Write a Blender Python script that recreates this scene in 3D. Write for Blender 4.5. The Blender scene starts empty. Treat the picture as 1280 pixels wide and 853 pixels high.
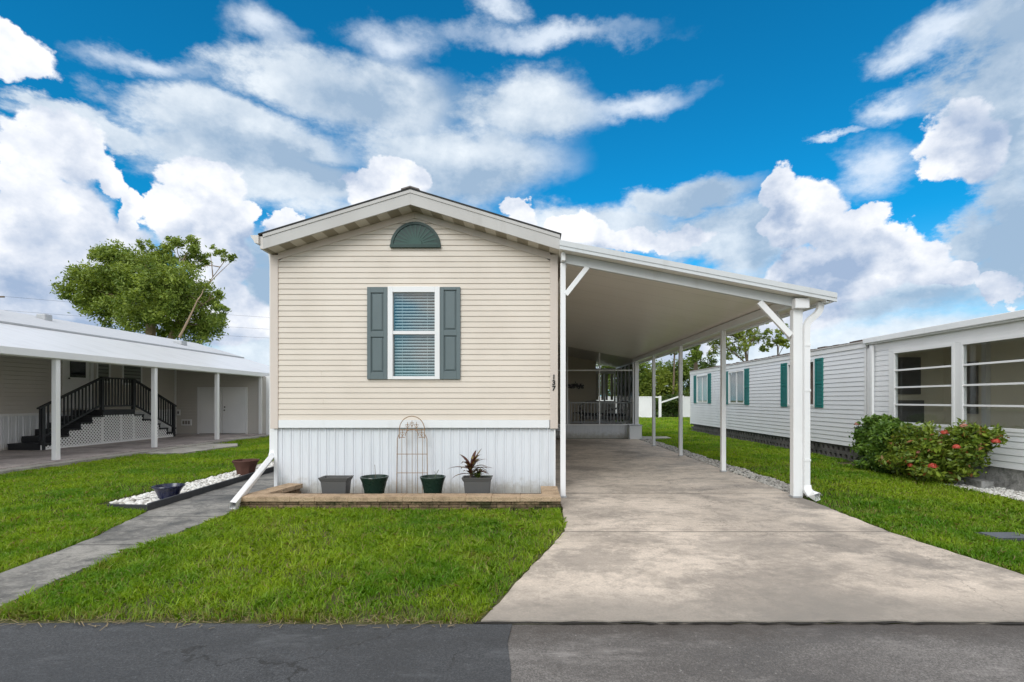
import bpy, math, random
import numpy as np
from mathutils import Vector

random.seed(7)
rng = np.random.default_rng(7)
SC = bpy.context.scene
COL = SC.collection
R = math.radians

# ------------------------------------------------------------------ camera
cam_data = bpy.data.cameras.new("camera")
cam = bpy.data.objects.new("camera", cam_data)
COL.objects.link(cam)
cam.location = (0, 0, 1.43)
cam.rotation_euler = (R(90), 0, 0)
cam_data.lens = 18
cam_data.sensor_width = 36
cam_data.shift_x = -20 / 1280
cam_data.shift_y = 73.5 / 1280
cam_data.clip_start = 0.05
cam_data.clip_end = 3000
SC.camera = cam

# ------------------------------------------------------------------ exposure, sun, sky
SC.view_settings.view_transform = 'Standard'
SC.view_settings.look = 'None'
SC.view_settings.gamma = 1
SC.view_settings.use_curve_mapping = False
SC.view_settings.exposure = 0.72
SC.cycles.max_bounces = 8
SC.cycles.diffuse_bounces = 6
SC.cycles.glossy_bounces = 3
SC.cycles.transmission_bounces = 4
SC.cycles.transparent_max_bounces = 10
SC.cycles.use_denoising = True
SC.cycles.caustics_reflective = False
SC.cycles.caustics_refractive = False
SC.cycles.sample_clamp_indirect = 6

SUN_EL, SUN_AZ = 36, 200          # degrees; azimuth clockwise from +Y (behind the camera)
sun_data = bpy.data.lights.new("sun", 'SUN')
sun_data.energy = 1.0
sun_data.angle = R(28)
sun_data.color = (1.0, 0.965, 0.92)
sun = bpy.data.objects.new("sun", sun_data)
COL.objects.link(sun)
sd = Vector((math.sin(R(SUN_AZ)) * math.cos(R(SUN_EL)), math.cos(R(SUN_AZ)) * math.cos(R(SUN_EL)), math.sin(R(SUN_EL))))
sun.rotation_euler = sd.to_track_quat('Z', 'Y').to_euler()
sun.location = (-10, -20, 30)


def px_dir(X, Y):
    """azimuth and elevation (radians) of the sky seen in direction X, Y of the 1280 px photograph"""
    dx, dy, dz = X - 660, 640, 500 - Y
    return math.atan2(dx, dy), math.atan2(dz, math.hypot(dx, dy))


def build_world():
    w = bpy.data.worlds.new("World")
    SC.world = w
    w.use_nodes = True
    nt = w.node_tree
    nt.nodes.clear()
    N, L = nt.nodes.new, nt.links.new

    def put(sock, v):
        if isinstance(v, bpy.types.NodeSocket):
            L(v, sock)
        else:
            sock.default_value = v

    def M(op, a, b=0.0, c=None, clamp=False):
        n = N('ShaderNodeMath'); n.operation = op; n.use_clamp = clamp
        put(n.inputs[0], a); put(n.inputs[1], b)
        if c is not None: put(n.inputs[2], c)
        return n.outputs[0]

    def V(op, a, b=None, c=None, out=0):
        n = N('ShaderNodeVectorMath'); n.operation = op
        put(n.inputs[0], a)
        if b is not None: put(n.inputs[1], b)
        if c is not None: put(n.inputs[2], c)
        return n.outputs[out]

    def step(v, lo, hi):
        n = N('ShaderNodeMapRange'); n.interpolation_type = 'SMOOTHSTEP'
        put(n.inputs[0], v); n.inputs[1].default_value = lo; n.inputs[2].default_value = hi
        return n.outputs[0]

    def mix(f, a, b):
        n = N('ShaderNodeMix'); n.data_type = 'RGBA'
        put(n.inputs[0], f); put(n.inputs[6], a); put(n.inputs[7], b)
        return n.outputs[2]

    def noise(vec, scale, detail, rough=0.5, lac=2.0):
        n = N('ShaderNodeTexNoise'); n.noise_dimensions = '3D'
        put(n.inputs['Vector'], vec); n.inputs['Scale'].default_value = scale
        n.inputs['Detail'].default_value = detail; n.inputs['Roughness'].default_value = rough
        n.inputs['Lacunarity'].default_value = lac
        return n

    geo = N('ShaderNodeNewGeometry')
    tc = N('ShaderNodeTexCoord')
    d = tc.outputs['Generated']
    sep = N('ShaderNodeSeparateXYZ'); L(d, sep.inputs[0])
    x, y, z = sep.outputs

    sky = N('ShaderNodeTexSky'); sky.sky_type = 'NISHITA'; sky.sun_disc = False
    sky.sun_elevation = R(SUN_EL); sky.sun_rotation = R(SUN_AZ)
    sky.air_density = 1.0; sky.dust_density = 0.6; sky.ozone_density = 3.0
    blue = V('MULTIPLY', sky.outputs[0], (0.003, 0.071, 0.094))
    # paler and milkier towards the horizon
    low = step(z, 0.30, 0.02)
    blue = mix(M('MULTIPLY', low, 0.55), blue, (0.36, 0.50, 0.62, 1))

    # ---- the sky round the back and overhead: loose cumulus
    nb = noise(V('MULTIPLY', d, (1, 1, 1.8)), 2.2, 5, 0.55)
    cb = step(nb.outputs[0], 0.36, 0.52)
    back = mix(cb, blue, (0.90, 0.88, 0.87, 1))
    bgA = N('ShaderNodeBackground'); L(back, bgA.inputs[0]); bgA.inputs[1].default_value = 1.0

    # ---- the sky over the street ahead: towers of cumulus, veils, open blue
    az = M('ARCTAN2', x, y)
    el = M('ARCSINE', z)
    cmb = N('ShaderNodeCombineXYZ'); L(az, cmb.inputs[0]); L(el, cmb.inputs[1])
    p = cmb.outputs[0]
    n1 = noise(V('MULTIPLY', d, (1, 1, 1.25)), 7.0, 7, 0.58, 2.1)
    n1c = V('SUBTRACT', n1.outputs[1], (0.5, 0.5, 0.5))
    pc = V('ADD', p, V('MULTIPLY', n1c, (0.15, 0.13, 0)))
    n2 = noise(V('MULTIPLY', d, (1, 1, 1.9)), 4.2, 7, 0.6, 2.2)
    n2c = V('SUBTRACT', n2.outputs[1], (0.5, 0.5, 0.5))
    ps = V('ADD', p, V('MULTIPLY', n2c, (0.26, 0.13, 0)))

    def field(pv, blobs):
        out = None
        for (X, Y, rx, ry) in blobs:
            a0, e0 = px_dir(X, Y)
            ra = abs(px_dir(X + rx, Y)[0] - px_dir(X - rx, Y)[0]) / 2
            re = abs(px_dir(X, Y + ry)[1] - px_dir(X, Y - ry)[1]) / 2
            v = V('MULTIPLY_ADD', pv, (1 / ra, 1 / re, 0), (-a0 / ra, -e0 / re, 0))
            ln = V('LENGTH', v, out=1)
            out = ln if out is None else M('SMOOTH_MIN', out, ln, 0.12)
        return out

    vor = N('ShaderNodeTexVoronoi'); vor.feature = 'SMOOTH_F1'; vor.inputs['Scale'].default_value = 13
    vor.inputs['Smoothness'].default_value = 0.35; vor.inputs['Detail'].default_value = 2.0; vor.inputs['Roughness'].default_value = 0.5
    put(vor.inputs['Vector'], V('ADD', V('MULTIPLY', d, (1, 1, 1.15)), V('MULTIPLY', n1c, (0.10, 0.10, 0.10))))
    puff = M('SUBTRACT', vor.outputs['Distance'], 0.42)
    wobble = M('ADD', M('MULTIPLY', M('SUBTRACT', n1.outputs[0], 0.5), -0.65), M('MULTIPLY', puff, 0.17))
    cum = M('ADD', field(pc, CUMULUS), wobble)
    toward = M('ADD', field(V('ADD', pc, (-0.018, 0.050, 0)), CUMULUS), wobble)
    veil = field(ps, VEILS)
    veil = M('ADD', veil, M('MULTIPLY', M('SUBTRACT', n2.outputs[0], 0.5), -1.15))
    shade = field(ps, SHADES)
    mc = step(cum, 1.10, 0.94)
    mv = M('MULTIPLY', step(veil, 1.12, 0.55), 0.94)
    sh = step(shade, 1.3, 0.3)
    nr0 = noise(V('MULTIPLY', d, (1, 1, 1.2)), 8.0, 6, 0.62)
    nr1 = noise(V('MULTIPLY', V('ADD', d, (-0.014, 0, 0.024)), (1, 1, 1.2)), 8.0, 6, 0.62)
    relief = M('SUBTRACT', nr0.outputs[0], nr1.outputs[0])
    deep = step(toward, 1.10, 0.35)       # how much cloud stands between here and the sun
    lit = M('ADD', M('SUBTRACT', 0.97, M('MULTIPLY', deep, 0.36)), M('MULTIPLY', relief, 1.6))
    lit = M('SUBTRACT', lit, M('MULTIPLY', puff, 0.38))
    lit = M('SUBTRACT', lit, M('MULTIPLY', sh, 0.50), clamp=True)
    ccol = mix(lit, (0.23, 0.30, 0.42, 1), (0.67, 0.675, 0.69, 1))
    vl = M('ADD', M('MULTIPLY', n2.outputs[0], 1.6), M('MULTIPLY', relief, 1.5))
    vl = M('SUBTRACT', vl, M('ADD', 0.10, M('MULTIPLY', sh, 0.62)), clamp=True)
    vcol = mix(vl, (0.23, 0.31, 0.41, 1), (0.56, 0.60, 0.635, 1))
    wisp = field(V('ADD', ps, V('MULTIPLY', n1c, (0.06, 0.05, 0))), WISPS)
    wisp = M('ADD', wisp, M('MULTIPLY', M('SUBTRACT', n1.outputs[0], 0.5), -1.3))
    c = mix(M('MULTIPLY', step(wisp, 1.25, -0.05), 0.85), blue, (0.53, 0.58, 0.64, 1))
    c = mix(mv, c, vcol)
    c = mix(mc, c, ccol)
    bgB = N('ShaderNodeBackground'); L(c, bgB.inputs[0]); bgB.inputs[1].default_value = 1.0

    inx = step(M('SUBTRACT', M('MULTIPLY', y, 1.25), M('ABSOLUTE', x)), 0.0, 0.12)
    inz = step(M('SUBTRACT', M('MULTIPLY', y, 0.95), z), 0.0, 0.10)
    inn = step(z, -0.03, -0.01)
    f = M('MULTIPLY', M('MULTIPLY', inx, inz), inn)
    mx = N('ShaderNodeMixShader'); L(f, mx.inputs[0]); L(bgA.outputs[0], mx.inputs[1]); L(bgB.outputs[0], mx.inputs[2])
    out = N('ShaderNodeOutputWorld'); L(mx.outputs[0], out.inputs[0])
    w.cycles.sampling_method = 'MANUAL'
    w.cycles.sample_map_resolution = 512


CUMULUS = [
    (85, 190, 60, 50), (60, 290, 105, 85), (20, 240, 55, 70), (125, 330, 85, 70), (135, 225, 28, 30), (252, 225, 46, 44), (268, 300, 55, 75), (215, 270, 30, 36),
    (200, 385, 190, 50), (165, 265, 22, 30), (40, 360, 120, 60), (385, 292, 60, 22), (500, 222, 30, 32), (470, 245, 34, 26), (352, 278, 28, 16),
    (22, 72, 70, 40), (300, 265, 20, 24),
    (725, 278, 38, 22), (770, 295, 60, 20), (850, 288, 42, 16), (655, 265, 26, 14),
    (970, 235, 30, 32), (1010, 265, 56, 48), (1060, 290, 44, 36), (1110, 305, 50, 34), (1150, 325, 50, 34), (1200, 345, 36, 24), (1050, 345, 110, 40), (1085, 265, 30, 22),
    (1195, 185, 55, 50), (1255, 365, 36, 18), (930, 400, 130, 46), (800, 425, 130, 40), (985, 285, 44, 40),
]
WISPS = [
    (200, 88, 90, 20), (790, 128, 85, 20), (690, 48, 150, 20), (318, 34, 60, 34), (480, 40, 64, 36), (622, 13, 34, 22),
    (1150, 58, 56, 24), (1130, 126, 60, 20), (1035, 168, 48, 6), (1078, 208, 56, 32), (1190, 40, 90, 30),
]
VEILS = [
    (400, 112, 130, 48), (300, 165, 190, 36), (480, 125, 110, 62), (650, 140, 115, 56), (560, 200, 180, 55), (330, 215, 200, 50), (60, 130, 90, 18),
    (110, 160, 120, 20), (1275, 110, 105, 190), (1255, 300, 75, 120), (740, 285, 130, 36),
    (850, 245, 100, 26), (920, 300, 100, 60), (980, 375, 330, 60), (30, 430, 320, 60), (700, 450, 900, 45), (300, 360, 120, 90), (1200, 300, 60, 50),
]
SHADES = [
    (440, 120, 85, 50), (30, 370, 120, 40), (350, 200, 140, 24), (955, 300, 40, 60), (1020, 350, 110, 26), (1240, 110, 90, 240), (1255, 300, 80, 130),
    (600, 228, 110, 34), (880, 260, 90, 45), (1160, 385, 170, 24), (760, 330, 120, 20), (310, 330, 40, 60), (180, 420, 200, 20), (560, 130, 50, 40),
]
build_world()

# ------------------------------------------------------------------ object helpers
WL = {}


def at(px, py, Y):
    """the real-world point seen at px, py of the 1280 px photograph, Y metres ahead"""
    return Vector(((px - 660) * Y / 640, Y, 1.43 - (py - 500) * Y / 640))


def tag(o, label=None, cat=None, group=None, kind=None):
    if label: o['label'] = label
    if cat: o['category'] = cat
    if group: o['group'] = group
    if kind: o['kind'] = kind
    return o


def empty(name, loc, label=None, cat=None, group=None):
    o = bpy.data.objects.new(name, None)
    o.empty_display_size = 0.2
    COL.objects.link(o)
    o.location = loc
    WL[o.name] = Vector(loc)
    return tag(o, label, cat, group)


def link_mesh(name, me, mat, parent, pts_min, pts_max, bottom=False):
    o = bpy.data.objects.new(name, me)
    COL.objects.link(o)
    return o


class MB:
    def __init__(s):
        s.v = []; s.f = []; s.m = []

    def add(s, vs, fs, m=0):
        b = len(s.v)
        s.v += [tuple(v) for v in vs]
        s.f += [tuple(b + i for i in f) for f in fs]
        s.m += [m] * len(fs)
        return s

    def box(s, x0, x1, y0, y1, z0, z1, m=0):
        vs = [(x0, y0, z0), (x1, y0, z0), (x1, y1, z0), (x0, y1, z0), (x0, y0, z1), (x1, y0, z1), (x1, y1, z1), (x0, y1, z1)]
        return s.add(vs, [(0, 3, 2, 1), (4, 5, 6, 7), (0, 1, 5, 4), (1, 2, 6, 5), (2, 3, 7, 6), (3, 0, 4, 7)], m)

    def hexa(s, bottom, top, m=0):
        """bottom and top: four corners each, counter-clockwise from above"""
        return s.add(list(bottom) + list(top), [(3, 2, 1, 0), (4, 5, 6, 7), (0, 1, 5, 4), (1, 2, 6, 5), (2, 3, 7, 6), (3, 0, 4, 7)], m)

    def quad(s, a, b, c, d, m=0):
        return s.add([a, b, c, d], [(0, 1, 2, 3)], m)

    def prism(s, poly, fn, a, b, m=0):
        """poly: 2-D outline; fn(u, v, w) -> xyz; from w=a to w=b"""
        n = len(poly)
        vs = [fn(u, v, a) for u, v in poly] + [fn(u, v, b) for u, v in poly]
        fs = [tuple(range(n))[::-1], tuple(range(n, 2 * n))] + [(i, (i + 1) % n, n + (i + 1) % n, n + i) for i in range(n)]
        return s.add(vs, fs, m)

    def beam(s, a, b, w, h, m=0, up=(0, 0, 1)):
        """a bar of width w, depth h from a to b"""
        a, b = Vector(a), Vector(b)
        d = (b - a).normalized()
        u = Vector(up)
        if abs(d.dot(u)) > 0.98: u = Vector((0, 1, 0))
        r = d.cross(u).normalized() * (w / 2)
        q = r.cross(d).normalized() * (h / 2)
        vs = [a - r - q, a + r - q, a + r + q, a - r + q, b - r - q, b + r - q, b + r + q, b - r + q]
        return s.add(vs, [(0, 1, 2, 3), (7, 6, 5, 4), (0, 4, 5, 1), (1, 5, 6, 2), (2, 6, 7, 3), (3, 7, 4, 0)], m)

    def sweep(s, path, sec, m=0, cap=True, up=(0, 1, 0)):
        """sweep section points (u, v) along path; up keeps the section from twisting"""
        P = [Vector(p) for p in path]
        n, k = len(P), len(sec)
        rings = []
        for i, p in enumerate(P):
            d = ((P[min(i + 1, n - 1)] - P[i]).normalized() + (P[i] - P[max(i - 1, 0)]).normalized())
            d.normalize()
            u = Vector(up)
            r = d.cross(u)
            if r.length < 1e-3: r = d.cross(Vector((1, 0, 0)))
            r.normalize()
            q = r.cross(d).normalized()
            rings.append([p + r * a + q * b for a, b in sec])
        vs = [v for rg in rings for v in rg]
        fs = []
        for i in range(n - 1):
            for j in range(k):
                j2 = (j + 1) % k
                fs.append((i * k + j, i * k + j2, (i + 1) * k + j2, (i + 1) * k + j))
        if cap:
            fs.append(tuple(range(k))[::-1]); fs.append(tuple((n - 1) * k + j for j in range(k)))
        return s.add(vs, fs, m)

    def tube(s, path, r, seg=8, m=0, r2=None, cap=True):
        P = [Vector(p) for p in path]
        n = len(P)
        rings = []
        ref = Vector((0.13, 0.31, 0.94))
        for i, p in enumerate(P):
            d = (P[min(i + 1, n - 1)] - P[max(i - 1, 0)]).normalized()
            a = d.cross(ref)
            if a.length < 0.05: a = d.cross(Vector((1, 0, 0)))
            a.normalize()
            b = d.cross(a)
            rr = r if r2 is None else r + (r2 - r) * i / (n - 1)
            rings.append([p + (a * math.cos(t) + b * math.sin(t)) * rr for t in [2 * math.pi * j / seg for j in range(seg)]])
        vs = [v for rg in rings for v in rg]
        fs = [(i * seg + j, i * seg + (j + 1) % seg, (i + 1) * seg + (j + 1) % seg, (i + 1) * seg + j) for i in range(n - 1) for j in range(seg)]
        if cap:
            fs.append(tuple(range(seg))[::-1]); fs.append(tuple((n - 1) * seg + j for j in range(seg)))
        return s.add(vs, fs, m)

    def lathe(s, c, prof, seg=28, m=0, sx=1, sy=1):
        """prof: list of (radius, z); open ends are closed with a cap when the radius is > 0"""
        c = Vector(c)
        vs = [(c.x + r * math.cos(2 * math.pi * j / seg) * sx, c.y + r * math.sin(2 * math.pi * j / seg) * sy, c.z + z) for r, z in prof for j in range(seg)]
        n = len(prof)
        fs = [(i * seg + j, i * seg + (j + 1) % seg, (i + 1) * seg + (j + 1) % seg, (i + 1) * seg + j) for i in range(n - 1) for j in range(seg)]
        fs.append(tuple(range(seg))[::-1]); fs.append(tuple((n - 1) * seg + j for j in range(seg)))
        return s.add(vs, fs, m)

    def build(s, name, mat, parent=None, smooth=False, bevel=0.0, origin=None, angle=40):
        return finish(name, s.v, s.f, mat, parent, smooth, bevel, s.m, origin, angle)


def finish(name, vs, fs, mat, parent=None, smooth=False, bevel=0.0, mi=None, origin=None, angle=40):
    a = np.array(vs, dtype=np.float64)
    lo, hi = a.min(0), a.max(0)
    c = Vector(((lo[0] + hi[0]) / 2, (lo[1] + hi[1]) / 2, lo[2] if parent is None else (lo[2] + hi[2]) / 2))
    if origin is not None: c = Vector(origin)
    me = bpy.data.meshes.new(name)
    me.from_pydata((a - np.array(c)).tolist(), [], fs)
    mats = mat if isinstance(mat, (list, tuple)) else [mat]
    for m in mats: me.materials.append(m)
    if mi and len(mats) > 1: me.polygons.foreach_set('material_index', mi)
    if smooth: me.polygons.foreach_set('use_smooth', [True] * len(me.polygons))
    me.update()
    if smooth and hasattr(me, 'set_sharp_from_angle'):
        me.set_sharp_from_angle(angle=R(angle))
    o = bpy.data.objects.new(name, me)
    COL.objects.link(o)
    WL[o.name] = c
    if parent is not None:
        o.parent = parent
        o.location = c - WL[parent.name]
    else:
        o.location = c
    if bevel:
        b = o.modifiers.new('Bevel', 'BEVEL'); b.width = bevel; b.segments = 2; b.limit_method = 'ANGLE'; b.angle_limit = R(50)
        b.harden_normals = False
    return o


def np_faces(name, V, mat, parent=None, origin=None, mats=None, idx=None):
    """V: (faces, corners, 3) separate polygons in one mesh"""
    nf, k, _ = V.shape
    flat = V.reshape(-1, 3)
    lo, hi = flat.min(0), flat.max(0)
    c = np.array([(lo[0] + hi[0]) / 2, (lo[1] + hi[1]) / 2, lo[2] if parent is None else (lo[2] + hi[2]) / 2])
    if origin is not None: c = np.array(origin, float)
    me = bpy.data.meshes.new(name)
    me.vertices.add(nf * k)
    me.vertices.foreach_set('co', (flat - c).astype(np.float32).ravel())
    me.loops.add(nf * k)
    me.loops.foreach_set('vertex_index', np.arange(nf * k, dtype=np.int32))
    me.polygons.add(nf)
    me.polygons.foreach_set('loop_start', np.arange(0, nf * k, k, dtype=np.int32))
    me.materials.append(mat)
    me.update(calc_edges=True)
    o = bpy.data.objects.new(name, me)
    COL.objects.link(o)
    WL[o.name] = Vector(c)
    if parent is not None:
        o.parent = parent; o.location = Vector(c) - WL[parent.name]
    else:
        o.location = Vector(c)
    return o


def struct(o, label=None):
    o['kind'] = 'structure'
    return o


def copy_tree(o, parent=None):
    c = o.copy(); COL.objects.link(c)
    WL[c.name] = WL[o.name].copy()
    if parent is not None: c.parent = parent
    for ch in list(o.children): copy_tree(ch, c)
    return c


# ------------------------------------------------------------------ materials
class NT:
    """small node-tree builder for one surface material"""
    def __init__(s, name, rough=0.6, spec=0.4, metal=0.0):
        s.mat = bpy.data.materials.new(name); s.mat.use_nodes = True
        s.t = s.mat.node_tree
        s.p = s.t.nodes['Principled BSDF']
        s.out = s.t.nodes['Material Output']
        s.p.inputs['Roughness'].default_value = rough
        s.p.inputs['Specular IOR Level'].default_value = spec
        s.p.inputs['Metallic'].default_value = metal
        s._pos = None

    def N(s, k): return s.t.nodes.new(k)

    def put(s, sock, v):
        if isinstance(v, bpy.types.NodeSocket): s.t.links.new(v, sock)
        elif isinstance(v, (tuple, list)) and len(v) == 3 and sock.type == 'RGBA': sock.default_value = (*v, 1)
        else: sock.default_value = v

    def pos(s):
        if s._pos is None: s._pos = s.N('ShaderNodeNewGeometry')
        return s._pos.outputs['Position']

    def rnd(s):
        s.pos(); return s._pos.outputs['Random Per Island']

    def scale(s, v, k):
        n = s.N('ShaderNodeVectorMath'); n.operation = 'MULTIPLY'; s.put(n.inputs[0], v); n.inputs[1].default_value = k
        return n.outputs[0]

    def noise(s, scale, detail=4, rough=0.55, vec=None, out=0, dist=0.0):
        n = s.N('ShaderNodeTexNoise'); s.put(n.inputs['Vector'], vec if vec is not None else s.pos())
        n.inputs['Scale'].default_value = scale; n.inputs['Detail'].default_value = detail
        n.inputs['Roughness'].default_value = rough; n.inputs['Distortion'].default_value = dist
        return n.outputs[out]

    def step(s, v, lo, hi, a=0.0, b=1.0):
        n = s.N('ShaderNodeMapRange'); n.interpolation_type = 'SMOOTHSTEP'
        s.put(n.inputs[0], v); n.inputs[1].default_value = lo; n.inputs[2].default_value = hi
        n.inputs[3].default_value = a; n.inputs[4].default_value = b
        return n.outputs[0]

    def math(s, op, a, b=0.0, clamp=False):
        n = s.N('ShaderNodeMath'); n.operation = op; n.use_clamp = clamp
        s.put(n.inputs[0], a); s.put(n.inputs[1], b)
        return n.outputs[0]

    def mix(s, f, a, b, blend='MIX'):
        n = s.N('ShaderNodeMix'); n.data_type = 'RGBA'; n.blend_type = blend
        s.put(n.inputs[0], f); s.put(n.inputs[6], a); s.put(n.inputs[7], b)
        return n.outputs[2]

    def sep(s, v=None):
        n = s.N('ShaderNodeSeparateXYZ'); s.put(n.inputs[0], v if v is not None else s.pos())
        return n.outputs

    def col(s, c): s.put(s.p.inputs['Base Color'], c); return s
    def rough(s, r): s.put(s.p.inputs['Roughness'], r); return s

    def bump(s, h, strength=0.3, dist=0.01):
        n = s.N('ShaderNodeBump'); n.inputs['Strength'].default_value = strength; n.inputs['Distance'].default_value = dist
        s.put(n.inputs['Height'], h); s.t.links.new(n.outputs[0], s.p.inputs['Normal'])
        return s


def painted(name, c, rough=0.45, dirt=0.12, dirt_col=(0.25, 0.22, 0.17), scale=1.2, streak=True, spec=0.4, bump=0.05):
    """a painted or vinyl surface: faint mottling, weather streaks and grime"""
    n = NT(name, rough, spec)
    big = n.noise(scale, 5, 0.6)
    col = n.mix(n.step(big, 0.35, 0.7, 0.0, 0.35), c, tuple(min(1, v * 0.86) for v in c))
    st = n.noise(7, 4, 0.6, n.scale(n.pos(), (1, 1, 0.12))) if streak else n.noise(5, 5, 0.65)
    col = n.mix(n.step(st, 0.55, 0.8, 0.0, dirt), col, dirt_col)
    fine = n.noise(60, 3, 0.6)
    col = n.mix(n.step(fine, 0.6, 0.75, 0, dirt * 0.5), col, dirt_col)
    n.col(col)
    n.rough(n.step(big, 0.3, 0.7, rough - 0.08, rough + 0.12))
    if bump: n.bump(n.noise(25, 4), bump, 0.01)
    return n.mat


def plain(name, c, rough=0.6, metal=0.0, var=0.15, scale=8.0, spec=0.4):
    n = NT(name, rough, spec, metal)
    n.col(n.mix(n.noise(scale, 4), tuple(v * (1 - var) for v in c), tuple(min(1, v * (1 + var)) for v in c)))
    return n.mat


def foliage_mat(name, dark, light, trans=0.35, rough=0.5, cl_scale=1.2, accent=None, acc_at=0.93):
    n = NT(name, rough, 0.3)
    cl = n.noise(cl_scale, 3)
    f = n.math('ADD', n.math('MULTIPLY', n.rnd(), 0.6), n.math('MULTIPLY', n.step(cl, 0.35, 0.65), 0.4))
    col = n.mix(f, dark, light)
    if accent:
        col = n.mix(n.step(n.math('FRACT', n.math('MULTIPLY', n.rnd(), 7.31)), acc_at, acc_at + 0.01), col, accent)
    n.col(col)
    tr = n.N('ShaderNodeBsdfTranslucent'); n.put(tr.inputs[0], n.mix(1.0, col, (1.3, 1.25, 0.6), 'MULTIPLY'))
    mx = n.N('ShaderNodeMixShader'); mx.inputs[0].default_value = trans
    n.t.links.new(n.p.outputs[0], mx.inputs[1]); n.t.links.new(tr.outputs[0], mx.inputs[2])
    n.t.links.new(mx.outputs[0], n.out.inputs[0])
    return n.mat


def glass_mat(name, tint=(0.9, 0.95, 0.95), gloss=0.0, ior=1.5):
    n = NT(name)
    t = n.t
    tr = n.N('ShaderNodeBsdfTransparent'); tr.inputs[0].default_value = (*tint, 1)
    gl = n.N('ShaderNodeBsdfGlossy'); gl.inputs['Roughness'].default_value = 0.02
    n.pos()
    dt = n.N('ShaderNodeVectorMath'); dt.operation = 'DOT_PRODUCT'
    t.links.new(n._pos.outputs['Normal'], dt.inputs[0]); t.links.new(n._pos.outputs['Incoming'], dt.inputs[1])
    fres = n.math('POWER', n.math('SUBTRACT', 1.0, n.math('ABSOLUTE', dt.outputs['Value'])), 5.0)
    fac = n.math('ADD', n.math('MULTIPLY', fres, 0.9), 0.035 + gloss, clamp=True)
    mx = n.N('ShaderNodeMixShader'); t.links.new(fac, mx.inputs[0])
    t.links.new(tr.outputs[0], mx.inputs[1]); t.links.new(gl.outputs[0], mx.inputs[2]); t.links.new(mx.outputs[0], n.out.inputs[0])
    return n.mat


def screen_mat(name, c=(0.03, 0.03, 0.03), cover=0.5):
    n = NT(name)
    tr = n.N('ShaderNodeBsdfTransparent')
    df = n.N('ShaderNodeBsdfDiffuse'); df.inputs[0].default_value = (*c, 1)
    mx = n.N('ShaderNodeMixShader'); mx.inputs[0].default_value = cover
    n.t.links.new(tr.outputs[0], mx.inputs[1]); n.t.links.new(df.outputs[0], mx.inputs[2]); n.t.links.new(mx.outputs[0], n.out.inputs[0])
    return n.mat


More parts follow.
